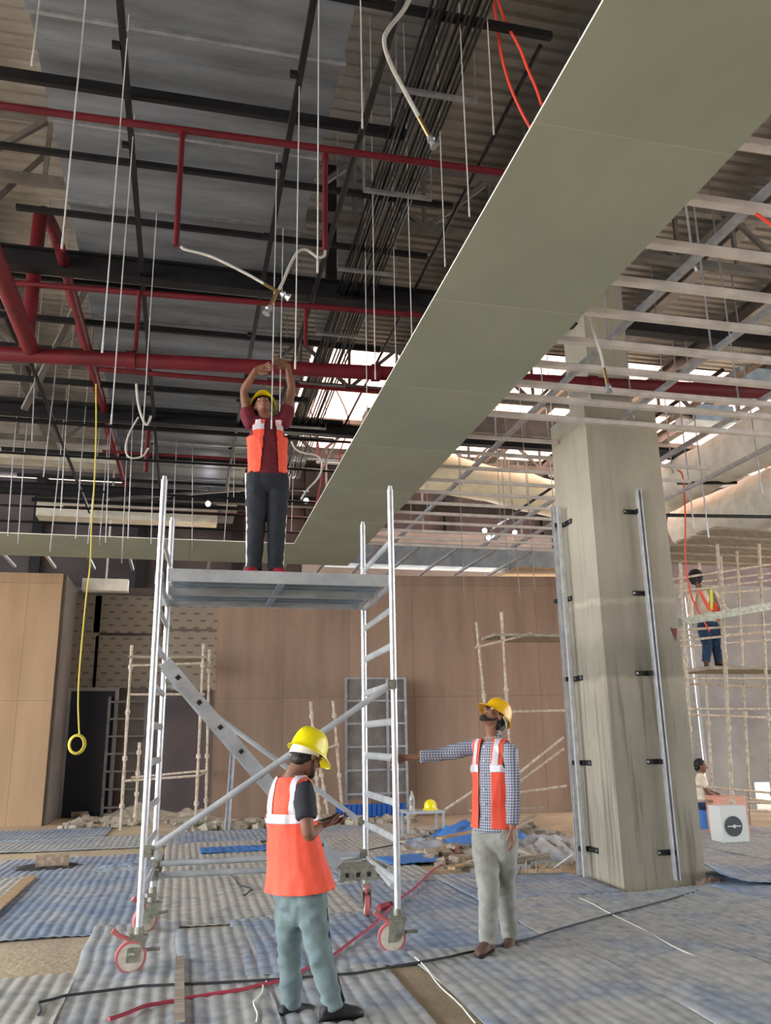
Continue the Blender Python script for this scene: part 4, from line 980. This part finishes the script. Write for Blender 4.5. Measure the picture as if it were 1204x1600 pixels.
def limb(g, pts, rad, side=None, n=16, flat0=False, flat1=False):
    """adds a smooth limb: Catmull-Rom through the joints so that it bends softly"""
    pts = [V(p) for p in pts]; rr = [(r, r) if not isinstance(r, tuple) else r for r in rad]
    P = []; Q = []
    for i in range(len(pts)-1):
        p0 = pts[max(i-1,0)]; p1 = pts[i]; p2 = pts[i+1]; p3 = pts[min(i+2,len(pts)-1)]
        for q in range(4):
            u = q/4; P.append(.5*((2*p1)+(p2-p0)*u*.8+(2*p0*.8-p1*(5-1.0)+4*p2-p2*.6-p3*.6+0*p0)*0) if False else p1.lerp(p2,u))
            Q.append(tuple(rr[i][k]*(1-u)+rr[i+1][k]*u for k in (0,1)))
    P.append(pts[-1]); Q.append(rr[-1])
    for _ in range(2):
        P = [P[0]]+[(P[i-1]+P[i]*2+P[i+1])/4 for i in range(1,len(P)-1)]+[P[-1]]
    g.loft(capsule_rings(P, Q, side, n, flat0, flat1))
def ball(g, c, r, R=None, n=14):
    c = V(c); rings = []
    for i in range(1, n):
        th = pi*i/n; ring = []
        for j in range(n*2):
            ph = 2*pi*j/(n*2); p = V((r[0]*sin(th)*cos(ph), r[1]*sin(th)*sin(ph), r[2]*cos(th)))
            ring.append(c+(R @ p if R is not None else p))
        rings.append(ring)
    rings.reverse(); g.loft(rings)
def fuse(g, voxel, smooth=3, wr=0.0, wscale=(9,9,4), seed=0):
    """one continuous surface out of overlapping closed shapes"""
    me = bpy.data.meshes.new('tmp'); me.from_pydata(g.v, [], g.f); o = bpy.data.objects.new('tmp', me); COL.objects.link(o)
    md = o.modifiers.new('r', 'REMESH'); md.mode = 'VOXEL'; md.voxel_size = voxel
    dg = bpy.context.evaluated_depsgraph_get(); dg.update()
    me2 = bpy.data.meshes.new_from_object(o.evaluated_get(dg)); bpy.data.objects.remove(o); bpy.data.meshes.remove(me)
    bm = bmesh.new(); bm.from_mesh(me2); bpy.data.meshes.remove(me2)
    for _ in range(smooth): bmesh.ops.smooth_vert(bm, verts=bm.verts, factor=.5, use_axis_x=True, use_axis_y=True, use_axis_z=True)
    if wr:
        bm.normal_update()
        for v in bm.verts:
            c = v.co; q = V((c.x*wscale[0]+seed, c.y*wscale[1], c.z*wscale[2]))
            n_ = 1-abs(noise.noise(q))*2.2; n2 = noise.noise(q*2.3)
            v.co = c + v.normal*(n_*.6+n2*.5)*wr
    return bm
def emit(bm, name, m_, parent):
    me = bpy.data.meshes.new(name); o0 = parent_world(parent)
    bmesh.ops.translate(bm, verts=bm.verts, vec=-o0); bm.to_mesh(me); bm.free()
    for p in me.polygons: p.use_smooth = True
    me.materials.append(M[m_]); o = bpy.data.objects.new(name, me); COL.objects.link(o); o.parent = parent; return o
def cut(bm, co, no, clear=None):
    bmesh.ops.bisect_plane(bm, geom=bm.verts[:]+bm.edges[:]+bm.faces[:], plane_co=co, plane_no=no, clear_outer=(clear == 'out'), clear_inner=(clear == 'in'))
def thicken(bm, t):
    bm.normal_update(); bmesh.ops.solidify(bm, geom=bm.faces[:], thickness=t)

def hand(g, wrist, d, nrm, side, curl=.5, s=1.0, spread=.12):
    """palm + four unequal bent fingers + thumb. d: towards the fingers, nrm: out of the palm, side: +1 thumb on d x nrm"""
    d = V(d).normalized(); nrm = V(nrm); nrm = (nrm-d*nrm.dot(d)).normalized(); w_ = d.cross(nrm)*side
    W = V(wrist)
    limb(g, [W-d*.01, W+d*.035*s, W+d*.085*s], [(.026*s,.019*s),(.038*s,.016*s),(.041*s,.014*s)], side=w_)
    for i, (o_, L_) in enumerate(((.030,.070),(.010,.078),(-.010,.072),(-.030,.057))):
        a_ = W+d*.085*s+w_*o_*s; dd = (d+w_*(o_/.03)*spread).normalized(); ang = 0; P = [a_-d*.015]; P.append(a_)
        for q, f_ in enumerate((.45,.32,.25)):
            ang += curl*(.55 if q == 0 else .75); dr = dd*cos(ang)+nrm*sin(ang); P.append(P[-1]+dr*L_*f_*s)
        g.loft(capsule_rings(P, [.0105*s,.0102*s,.0092*s,.0085*s,.0078*s], None, 10))
    b_ = W+d*.025*s+w_*.028*s; t1 = (d*.75+w_*.75+nrm*.25).normalized(); t2 = (d*.95+w_*.25+nrm*(.3+curl*.3)).normalized()
    g.loft(capsule_rings([b_-t1*.01, b_+t1*.034*s, b_+t1*.034*s+t2*.03*s, b_+t1*.034*s+t2*.055*s], [.015*s,.012*s,.0105*s,.009*s], None, 10))

def head_shapes(g, c, fd, ud):
    sd = fd.cross(ud).normalized(); R = Matrix((sd, fd, ud)).transposed()
    ball(g, c+ud*.025-fd*.008, (.074,.093,.092), R); ball(g, c-ud*.035+fd*.022, (.060,.068,.070), R)
    ball(g, c-ud*.088+fd*.055, (.032,.030,.024), R); ball(g, c-ud*.022+fd*.062, (.052,.028,.045), R)
    g.loft(capsule_rings([c+fd*.086+ud*.018, c+fd*.100-ud*.010, c+fd*.109-ud*.022], [(.009,.009),(.012,.010),(.016,.011)], sd, 10))
    ball(g, c+fd*.098-ud*.028, (.018,.010,.008), R)
    for s_ in (-1,1):
        ball(g, c+sd*s_*.077-fd*.004-ud*.006, (.009,.018,.030), R); ball(g, c+sd*s_*.03+fd*.074+ud*.028, (.022,.012,.008), R)
    g.loft(capsule_rings([c+fd*.083-ud*.060-sd*.022, c+fd*.094-ud*.058, c+fd*.083-ud*.060+sd*.022], [.006,.008,.006], None, 8))
    g.loft(capsule_rings([c+fd*.081-ud*.070-sd*.018, c+fd*.091-ud*.070, c+fd*.081-ud*.070+sd*.018], [.006,.009,.006], None, 8))
def face_parts(c, fd, ud, T_, beard):
    sd = fd.cross(ud).normalized(); R = Matrix((sd, fd, ud)).transposed()
    for s_ in (-1,1):
        g = MB(); ball(g, c+sd*s_*.031+fd*.079+ud*.008, (.014,.008,.007), R, 8); e_ = g.build('eye', 'eye_white', T_, smooth=True)
        g = MB(); ball(g, c+sd*s_*.031+fd*.086+ud*.008, (.006,.003,.006), R, 6); g.build('pupil', 'hair', e_, smooth=True)
        g = MB(); g.loft(capsule_rings([c+sd*s_*.014+fd*.088+ud*.030, c+sd*s_*.034+fd*.084+ud*.034, c+sd*s_*.052+fd*.070+ud*.028], [.004,.005,.003], None, 6)); g.build('eyebrow', 'hair', T_, smooth=True)
    # hair: cap over the back of the skull
    g = MB(); ball(g, c+ud*.030-fd*.014, (.082,.097,.097), R, 18); ball(g, c-ud*.045-fd*.050, (.058,.045,.045), R, 14)
    bm = fuse(g, .006, 2, wr=.004, wscale=(60,60,40))
    cut(bm, c+fd*.045+ud*.05, (fd*.9-ud*.45).normalized(), 'out')
    fs = [f for f in bm.faces if (f.calc_center_median()-c).dot(fd) > -.012 and (f.calc_center_median()-c).dot(ud) < -.0]
    bmesh.ops.delete(bm, geom=fs, context='FACES'); emit(bm, 'hair', 'hair', T_)
    if beard:
        g = MB(); g.loft(capsule_rings([c+sd*.066+fd*.012-ud*.030, c+sd*.058+fd*.030-ud*.070, c+sd*.022+fd*.072-ud*.100, c-sd*.022+fd*.072-ud*.100, c-sd*.058+fd*.030-ud*.070, c-sd*.066+fd*.012-ud*.030],
                 [(.005,.007),(.008,.012),(.013,.017),(.013,.017),(.008,.012),(.005,.007)], ud, 10))
        ball(g, c+fd*.074-ud*.090, (.030,.026,.030), R, 10)
        bm = fuse(g, .005, 2, wr=.0025, wscale=(80,80,60)); emit(bm, 'beard', 'beard', T_)
def helmet(c, fd, ud, T_, m_, parent_is_scene=False, band=True):
    """safety helmet: dome with a crown ridge, rolled rim and a peak"""
    sd = fd.cross(ud).normalized(); n = 48; rings = []
    prof = [(1.16,-.030,1),(1.15,-.024,1),(1.03,-.012,.45),(1.0,.0,0),(.985,.028,0),(.93,.058,0),(.83,.085,0),(.68,.107,0),(.48,.121,0),(.25,.128,0),(.05,.130,0)]
    for k_, (s_, h_, e_) in enumerate(prof):
        ring = []
        for j in range(n):
            a_ = 2*pi*j/n; fwd = cos(a_); lat = sin(a_)
            pk = max(0, fwd)**3*.055*e_; br = 0
            if e_ == 0 and abs(lat) < .30 and h_ > .02: br = .006
            ring.append(c + fd*(fwd*(.122*s_)+pk-.006) + sd*lat*.104*s_ + ud*(h_+br-(pk*.30)))
        rings.append(ring)
    g = MB(); g.loft(rings); inner = [[p - (p-c)*.03 for p in r_] for r_ in rings]
    g = MB(); N_ = len(rings); g.loft(rings, cap=False); 
    g.loft([list(r_) for r_ in reversed(inner[:N_])], cap=False)
    g.loft([inner[0], rings[0]], cap=False); g.add(rings[-1], [tuple(range(n))]); g.add(inner[-1], [tuple(reversed(range(n)))])
    h_ = g.build('helmet' if T_ is not None else 'safety_helmet', m_, T_, smooth=True)
    g = MB()
    for q in range(n):
        a0 = 2*pi*q/n; a1 = 2*pi*(q+1)/n
    def ringat(s_, z_): return [c+fd*(cos(2*pi*j/n)*.118*s_-.006)+sd*sin(2*pi*j/n)*.098*s_+ud*z_ for j in range(n)]
    if band:
        def rb(s_, z_): return [c+fd*(cos(2*pi*j/n)*.112*s_-.008)+sd*sin(2*pi*j/n)*.094*s_+ud*(z_+(-.028*max(0,-cos(2*pi*j/n)) if z_ < -.02 else 0)) for j in range(n)]
        q0, q1 = int(n*.22), int(n*.78); RR = [rb(.98,-.008)[q0:q1+1], rb(1.0,-.042)[q0:q1+1], rb(.97,-.042)[q0:q1+1], rb(.95,-.008)[q0:q1+1]]
        m_n = q1-q0+1; vv = [p for a_ in RR for p in a_]; ff = []
        for a_ in range(4):
            for j in range(m_n-1): b2 = ((a_+1) % 4); ff.append((a_*m_n+j, a_*m_n+j+1, b2*m_n+j+1, b2*m_n+j))
        ff += [(0, m_n, 2*m_n, 3*m_n), (m_n-1, 4*m_n-1, 3*m_n-1, 2*m_n-1)]; g.add(vv, ff)
        g.build('headband', 'band_white', h_, smooth=True)
    return h_
def shoe(ank, d, T_, m_, s=1.0):
    d = V(d); d.z = 0; d.normalize(); sd = d.cross(V((0,0,1))); A = V(ank); z0 = A.z-.085
    g = MB(); P = []
    def sec(x, w_, h_, zb): return [A+d*x*s+sd*cos(2*pi*j/16)*w_*s+V((0,0,z0-A.z+zb+h_/2+sin(2*pi*j/16)*h_/2)) for j in range(16)]
    g.loft([sec(-.085,.018,.05,.02), sec(-.075,.032,.075,.016), sec(-.04,.038,.115,.014), sec(.01,.038,.115,.014), sec(.05,.043,.085,.014), sec(.10,.048,.066,.014), sec(.14,.044,.056,.014), sec(.165,.028,.04,.016), sec(.175,.012,.02,.02)])
    g.v = [V((p.x,p.y,max(p.z,z0+.012))) for p in g.v]
    h_ = g.build('shoe', m_, T_, smooth=True)
    g = MB()
    def so(z_): return [A+d*((.043+.135*cos(2*pi*j/24)))*s+sd*(.044+.008*cos(2*pi*j/24))*sin(2*pi*j/24)*s+V((0,0,z0-A.z+z_)) for j in range(24)]
    g.loft([so(0), so(.02)]); g.build('sole', 'shoe_sole' if m_ == 'shoe_red' else 'rib_black', h_, smooth=True)

def person(P):
    """P: dict of world joints and clothes"""
    T_ = empty('person', P['base'], P['label'], 'person')
    f = V(P['f']).normalized(); r = V((f.y,-f.x,0)); up = V((0,0,1))
    pel, wai, che, nek, hd = (V(P[k_]) for k_ in ('pelvis','waist','chest','neck','head'))
    fd, ud = V(P['fd']).normalized(), V(P['ud']).normalized(); ud = (ud-fd*ud.dot(fd)).normalized()
    SR, SL = P['shR'], P['shL']; k = P.get('k', 1.0)
    hipR, hipL = pel+r*.09*k-up*.02, pel-r*.09*k-up*.02
    sk = P['skin']
    # body
    g = MB()
    limb(g, [pel, wai, che, che.lerp(nek,.7)], [(.145*k,.095*k),(.125*k,.085*k),(.150*k,.100*k),(.11*k,.07*k)], side=r)
    limb(g, [SL.lerp(SR,.12), SR.lerp(SL,.12)], [.048*k,.048*k])
    limb(g, [che.lerp(nek,.75), nek, hd-ud*.045-fd*.015], [.060*k,.054*k,.053*k])
    for sh, el, wr in ((SR,P['elR'],P['wrR']),(SL,P['elL'],P['wrL'])):
        sh, el, wr = V(sh), V(el), V(wr); m1 = sh.lerp(el,.4); m2 = el.lerp(wr,.3)
        limb(g, [sh, m1, el, m2, wr], [.048*k,.046*k,.036*k,.037*k,.025*k])
    for hp_, kn, an in ((hipR,P['knR'],P['anR']),(hipL,P['knL'],P['anL'])):
        kn, an = V(kn), V(an); limb(g, [hp_, hp_.lerp(kn,.5), kn, kn.lerp(an,.35), an], [.080*k,.070*k,.052*k,.050*k,.036*k])
    head_shapes(g, hd, fd, ud)
    for q in ('R','L'):
        h_ = P['hand'+q]; hand(g, P['wr'+q], h_[0], h_[1], h_[2], h_[3], k)
    emit(fuse(g, .0055, 2), 'body', sk, T_)
    face_parts(hd, fd, ud, T_, P.get('beard', True))
    # trousers
    g = MB(); wz = P.get('waist_top', .62)
    limb(g, [pel.lerp(wai,wz)+up*.02, pel+up*.03, pel-up*.07], [(.128*k,.092*k),(.150*k,.112*k),(.150*k,.110*k)], side=r, flat0=True)
    lw = P.get('leg_w', 1.0)
    for hp_, kn, an in ((hipR,P['knR'],P['anR']),(hipL,P['knL'],P['anL'])):
        kn, an = V(kn), V(an)
        limb(g, [hp_+up*.03, hp_.lerp(kn,.35), hp_.lerp(kn,.7), kn, kn.lerp(an,.5), an.lerp(kn,.10), an-up*.01], [.096*k,.098*k*lw,.085*k*lw,.076*k*lw,.070*k*lw,.062*k*lw,.064*k*lw], flat1=True)
    bm = fuse(g, .010, 2, wr=P.get('wrk', .010), wscale=(7,7,11), seed=P['base'][0]*7); emit(bm, 'trousers', P['tmat'], T_)
    if P.get('side_panel'):
        for q, (hp_, kn, an) in enumerate(((hipR,V(P['knR']),V(P['anR'])),(hipL,V(P['knL']),V(P['anL'])))):
            o_ = (f*.9 + (r if q == 0 else -r)*.35).normalized() if P['side_panel'] == 'front' else (r if q == 0 else -r)
            g = MB(); w0 = .088*k*lw; pw = .034 if P['side_panel'] == 'front' else .014
            limb(g, [hp_+up*.05+o_*w0*1.1, hp_.lerp(kn,.45)+o_*w0*.93, kn+o_*.070*lw*k, kn.lerp(an,.5)+o_*.064*lw*k, an+up*.02+o_*.056*lw*k], [(pw,.014)]*5, side=o_.cross(up))
            bm = fuse(g, .008, 2, wr=.004, wscale=(7,7,11)); emit(bm, 'side_panel', P['panel_mat'], T_)
    # shirt
    g = MB(); hem = pel.lerp(wai, P.get('hem', .2))
    limb(g, [hem, pel.lerp(wai,.75), wai.lerp(che,.5), che, che.lerp(nek,.62), nek-(nek-che)*P.get('tee',.22)], [(.164*k,.126*k),(.154*k,.114*k),(.160*k,.114*k),(.170*k,.116*k),(.128*k,.088*k),(.078*k,.066*k)], side=r, flat0=True)
    limb(g, [SL.lerp(SR,.1), SR.lerp(SL,.1)], [.062*k,.062*k])
    for q, (sh, el, wr) in enumerate(((SR,P['elR'],P['wrR']),(SL,P['elL'],P['wrL']))):
        sh, el, wr = V(sh), V(el), V(wr); sl = P['sleeve'][q]
        if sl <= 1: limb(g, [sh, sh.lerp(el,sl*.5), sh.lerp(el,sl)], [.062*k,.066*k,.062*k], flat1=True)
        else: limb(g, [sh, sh.lerp(el,.5), el, el.lerp(wr,(sl-1)*.5), el.lerp(wr,sl-1)], [.060*k,.060*k,.050*k,.050*k,.045*k], flat1=True)
    bm = fuse(g, .010, 2, wr=.009, wscale=(8,8,8), seed=3+P['base'][0]*5); emit(bm, 'shirt', P['smat'], T_)
    if P.get('collar'):
        g = MB(); cs = []
        for j in range(20):
            a_ = 2*pi*j/20 ; fw = cos(a_); cs.append(nek-up*.005-up*max(0,fw)*.085+f*fw*.078+r*sin(a_)*.070)
        ins = [p+(p-nek)*(-.12)+up*.035 for p in cs]; out = [p+(p-nek)*.05-up*.01 for p in cs]
        g.loft([out, ins, [p-up*.004-(p-nek)*.06 for p in ins], [p-(p-nek)*.1 for p in out]], cap=False); g.build('collar', P['smat'], T_, smooth=True)
        for j in range(6):
            p = (nek-up*.09).lerp(hem+up*.06, j/5.5); p = p + f*.128*k - r*.0
            g = MB(); ball(g, p, (.007,.007,.007), None, 6); g.build('button', 'band_white', T_, smooth=True)
    # hi-vis vest
    if P.get('vest'):
        vt = P['vest']; g = MB(); hm = pel.lerp(wai, vt['hem']) + f*vt.get('fwd',0); fl = vt.get('flare', .0)
        limb(g, [hm, pel.lerp(wai,.8), wai.lerp(che,.5), che, che.lerp(nek,.55), nek-(nek-che)*.06], [((.178+fl)*k,(.130+fl*.8)*k),((.170+fl*.5)*k,(.126+fl*.4)*k),((.174+fl*.2)*k,.124*k),(.184*k,.128*k),(.150*k,.104*k),(.088*k,.082*k)], side=r, flat0=True)
        limb(g, [SL.lerp(SR,.16)+up*.004, SR.lerp(SL,.16)+up*.004], [.074*k,.074*k])
        bm = fuse(g, .009, 2, wr=.009, wscale=(9,9,3.0), seed=P['base'][0]*3)
        ax = (nek-pel).normalized(); hh = hm
        cut(bm, hm+ax*.015, ax, 'in')
        # armholes
        wA = (V(SR)-V(SL)).length*.5
        for s_, sh in ((1,V(SR)),(-1,V(SL))):
            cut(bm, (V(SR)+V(SL))/2+r*s_*wA*.86, r*s_, None)
        cA = (V(SR)+V(SL))/2
        dele = []
        for fc in bm.faces:
            c = fc.calc_center_median()-cA; lt = c.dot(r); hz = c.dot(ax)
            if abs(lt) > wA*.86 and hz > -.15: dele.append(fc)
        bmesh.ops.delete(bm, geom=dele, context='FACES')
        # neck hole
        cut(bm, nek-ax*vt.get('nk',.035), ax, 'out')
        # open front: V from the neck, straight gap below
        gp = vt['gap']
        cn = nek
        n1 = []
        g0, g1 = gp
        for s_ in (-1,1):
            top = nek+r*s_*g0; bot = hm+r*s_*g1
            pl = (top-bot).cross(f).normalized()
            cut(bm, top, pl, None)
        dele = []
        if g0 > 0:
            H_ = (nek-hm).length
            for fc in bm.faces:
                c = fc.calc_center_median()-hm; u = c.dot(ax)/H_; lt = c.dot(r); fw = (fc.calc_center_median()-(hm+ax*c.dot(ax))).dot(f)
                if fw > .02 and abs(lt - 0) < (g1+(g0-g1)*u)-.0005: dele.append(fc)
            bmesh.ops.delete(bm, geom=dele, context='FACES')
        def stripes(bmv):
            out = []
            b1 = bmv.copy(); z0 = vt['band']
            cut(b1, cA-ax*z0, ax, 'out'); cut(b1, cA-ax*(z0+.055), ax, 'in'); out.append(b1)
            for s_ in (-1,1):
                b2 = bmv.copy(); cut(b2, cA-ax*(z0), ax, 'in'); cut(b2, cA+r*s_*(wA*.42), r*s_, 'in'); cut(b2, cA+r*s_*(wA*.42+.045), r*s_, 'out'); out.append(b2)
            return out
        bm.normal_update(); sts = stripes(bm)
        thicken(bm, .004); vo = emit(bm, 'vest', 'vest', T_)
        for b_ in sts:
            if not b_.faces: b_.free(); continue
            b_.normal_update()
            for v_ in b_.verts: v_.co += v_.normal*.004
            thicken(b_, -.002); emit(b_, 'reflective_stripe', 'stripe', vo)
        P['_vest'] = vo
    if P.get('helmet'): helmet(hd+ud*.038-fd*P.get('hback', .0), fd*1.0+ud*P.get('htilt',0), (ud-fd*P.get('htilt',0)).normalized(), T_, P['helmet'])
    for q in ('R','L'): shoe(V(P['an'+q]), P['toe'+q], T_, P['shoe'])
    return T_

def J(px, py, y): return spot(px, py, y=y)
# man with the phone (seen from behind, facing right)
f = V((.80,.60,0)); r = V((f.y,-f.x,0))
pel = J(468,1396,5.35); nek = J(458,1209,5.33)
p1 = dict(base=(.80,5.35,0), f=f, label='person in orange vest, yellow helmet and teal trousers looking down at a phone',
  pelvis=pel, waist=J(462,1340,5.35), chest=J(452,1258,5.34), neck=nek, head=J(480,1180,5.34),
  fd=(.74,.42,-.42), ud=(.36,.2,.90), shR=J(475,1236,5.18), shL=J(452,1230,5.47),
  elR=J(481,1307,5.10), wrR=J(499,1292,5.30), elL=J(480,1300,5.62), wrL=J(505,1286,5.50),
  knR=J(499,1492,5.24), anR=J(522,1572,5.22), knL=J(452,1492,5.43), anL=J(455,1572,5.45), toeR=(.93,.1,0), toeL=(.9,.45,0),
  handR=((.75,.45,.12),(-.1,.25,1),1,.45), handL=((.85,-.25,.1),(.0,-.3,1),-1,.45), skin='skin', tmat='trouser_teal', smat='tee_dark', sleeve=(.62,.62),
  vest=dict(hem=.06, flare=.075, gap=(.03,.10), band=.125, nk=.012), helmet='helmet_yellow', tee=.34, shoe='shoe_dark', k=.97, leg_w=.88, side_panel='front', panel_mat='panel_black', wrk=.016)
person(p1)
g = MB(); c = J(516,1279,5.42); R = Matrix.Rotation(radians(20),3,'Z') @ Matrix.Rotation(radians(-12),3,'Y')
g.box(c, (.15,.072,.008), R); t = empty('smartphone', c, 'white smartphone held in the hands of the man in teal trousers', 'phone'); g.build('case', 'phone_body', t)
g = MB(); g.box(c+R@V((0,0,.005)), (.14,.065,.002), R); g.build('screen', 'rib_black', t)
# man looking up, hand on the tower
f = V((-.80,-.60,0)).normalized(); r = V((f.y,-f.x,0))
p2 = dict(base=(2.38,6.4,0), f=f, tee=.24, label='bearded person in checked shirt and open orange vest looking up, hand on tower',
  pelvis=J(772,1302,6.45), waist=J(771,1255,6.46), chest=J(769,1195,6.47), neck=J(769,1148,6.48), head=J(771,1120,6.44),
  fd=(-.62,-.30,.74), ud=(.66,.32,.66), shR=J(742,1166,6.62), shL=J(796,1172,6.33),
  elR=J(690,1179,6.72), wrR=J(634,1184,6.76), elL=J(802,1236,6.30), wrL=J(800,1293,6.25),
  knR=J(763,1392,6.33), anR=J(762,1470,6.36), knL=J(788,1385,6.52), anL=J(797,1463,6.62), toeR=(-.75,-.75,0), toeL=(-.5,-.8,0),
  handR=((-1,.05,.0),(0,-.6,-.5),-1,.75), handL=((-.05,-.1,-1),(-.6,.4,0),-1,.35), skin='skin_light', tmat='trouser_grey', smat='shirt_check', sleeve=(1.62,1.92),
  collar=True, hem=.02, vest=dict(hem=.10, flare=.01, gap=(.055,.060), band=.13), helmet='helmet_amber', shoe='shoe_brown', k=1.02, leg_w=1.0, hback=.012, htilt=-.15)
person(p2)
# worker on the platform, arms up
f = V((.05,-1,0)).normalized(); r = V((f.y,-f.x,0)); yy = 7.02; PZ = 2.88
def K(px, py, dy=0): return spot(px, py, y=yy+dy)
aR = K(397,880); aL = K(430,880); aR.z = aL.z = PZ+.09
p3 = dict(base=(aR.lerp(aL,.5).x, yy, PZ), f=f, label='person in maroon shirt and open orange vest reaching overhead on the tower platform',
  pelvis=K(418,748), waist=K(418,722), chest=K(417,686), neck=K(416,655), head=K(411,636,-.03),
  fd=(-.12,-.80,.58), ud=(-.05,.50,.80), shR=K(390,661), shL=K(444,661),
  elR=K(380,611,-.02), wrR=K(399,579,-.12), elL=K(456,606,.0), wrL=K(449,571,-.08),
  knR=K(400,815,-.03), anR=aR, knL=K(432,815,-.03), anL=aL, toeR=(-.35,-1,0), toeL=(.3,-1,0),
  handR=((.9,-.2,.25),(.1,-.8,.0),1,.35), handL=((-.9,-.2,.2),(0,-.8,-.1),-1,.55), skin='skin', tmat='trouser_dark', smat='tee_maroon', sleeve=(.45,.45),
  hem=.12, vest=dict(hem=.10, flare=.0, gap=(.045,.085), band=.045), helmet='helmet_yellow', shoe='shoe_red', k=1.0, leg_w=1.02, hback=.01, beard=False, side_panel='side', panel_mat='band_white')
person(p3)
g = MB(); 
# far worker with harness
f = V((-.15,-1,0)).normalized(); yy = 12.55
b_ = K(1112,1046); PZ2 = 2.65
aR = K(1103,1037); aL = K(1123,1036); aR.z = aL.z = PZ2+.09
p4 = dict(base=(aR.lerp(aL,.5).x, yy, PZ2), f=f, label='person in cream shirt, jeans and safety harness standing on the right scaffold',
  pelvis=K(1106,978), waist=K(1103,958), chest=K(1098,936), neck=K(1092,918), head=K(1087,902),
  fd=(-.5,-.8,-.2), ud=(-.1,-.1,1), shR=K(1083,926), shL=K(1110,924),
  elR=K(1077,948,-.05), wrR=K(1079,966,-.2), elL=K(1124,941,-.05), wrL=K(1136,957,-.3),
  knR=K(1105,1009,-.02), anR=aR, knL=K(1118,1008,-.02), anL=aL, toeR=(-.5,-.8,0), toeL=(.2,-1,0),
  handR=((-.3,-.5,-.6),(.5,-.3,0),1,.5), handL=((.3,-.8,-.2),(0,0,-1),-1,.5), skin='skin', tmat='jeans', smat='shirt_cream', sleeve=(1.9,1.9), hem=.3,
  shoe='shoe_brown', k=1.0, leg_w=1.05, beard=False)
T4 = person(p4)
g = MB(); hd = V(p4['head']); ball(g, hd+V((0,.01,.02)), (.115,.13,.12)); ball(g, hd+V((0,.02,-.06)), (.09,.10,.06)); bm = fuse(g, .01, 2, wr=.014, wscale=(20,20,20)); emit(bm, 'head_wrap', 'tee_dark', T4)
for a_, b_, m_ in ((p4['shR'],p4['waist'],'vest'),(p4['shL'],p4['waist'],'harness_yellow')):
    g = MB(); o_ = V((0,-.135,0)); g.bar(V(a_).lerp(V(p4['neck']),.3)+o_*.8, V(b_).lerp(V(a_),.1)+o_, .05, .012, up=(0,1,0)); g.build('harness_strap', m_, T4)
g = MB(); limb(g, [V(p4['waist'])+V((.10,-.05,.10)), V(p4['waist'])+V((.13,-.08,-.06))], [.09,.085]); emit(fuse(g,.01,2,wr=.01), 'tool_bag', 'vest', T4)
# fifth person far back by the air conditioner, crouching
f = V((.9,-.4,0)).normalized(); yy = 13.2
bz = spot(1102,1300,z=0); 
def K2(px, pz, dy=0, dx=0): p = spot(px, 1290, y=yy+dy); return V((p.x+dx, yy+dy, pz))
p5 = dict(base=(K2(1103,0).x, yy, 0), f=f, label='person in pale top and blue trousers sitting beside the air-conditioner unit', pelvis=K2(1101,.42), waist=K2(1101,.55), chest=K2(1102,.74), neck=K2(1103,.90), head=K2(1104,1.03),
  fd=(.9,-.4,-.1), ud=(0,0,1), shR=K2(1103,.86,-.17), shL=K2(1101,.86,.17), elR=K2(1106,.62,-.2,.05), wrR=K2(1112,.55,-.15,.15), elL=K2(1104,.62,.2,.05), wrL=K2(1112,.55,.1,.2),
  knR=K2(1110,.46,-.2,.25), anR=K2(1110,.09,-.22,.28), knL=K2(1110,.46,.1,.25), anL=K2(1110,.09,.1,.28), toeR=(1,-.3,0), toeL=(1,-.3,0),
  handR=((.8,-.2,-.3),(0,0,-1),-1,.5), handL=((.8,-.2,-.3),(0,0,-1),1,.5), skin='skin', tmat='jeans', smat='shirt_cream', sleeve=(.6,.6), shoe='shoe_dark', k=.95, beard=False)
person(p5)
g = MB(); c = V(p5['pelvis']); g.tube([(c.x,c.y,0),(c.x,c.y,.33)], [.14,.16], 20); tag(g.build('bucket', 'blue_mat_new', smooth=True), 'blue bucket used as a seat beside the air-conditioner unit', 'bucket')
# helmet on the small table
h_ = helmet(V(((x0_t+x1_t)/2+.12, 13.75, .47)), V((-.6,-.75,.0)).normalized(), V((0,0,1)), None, 'helmet_yellow', band=False)
tag(h_, 'yellow safety helmet resting on the small grey metal table', 'helmet')
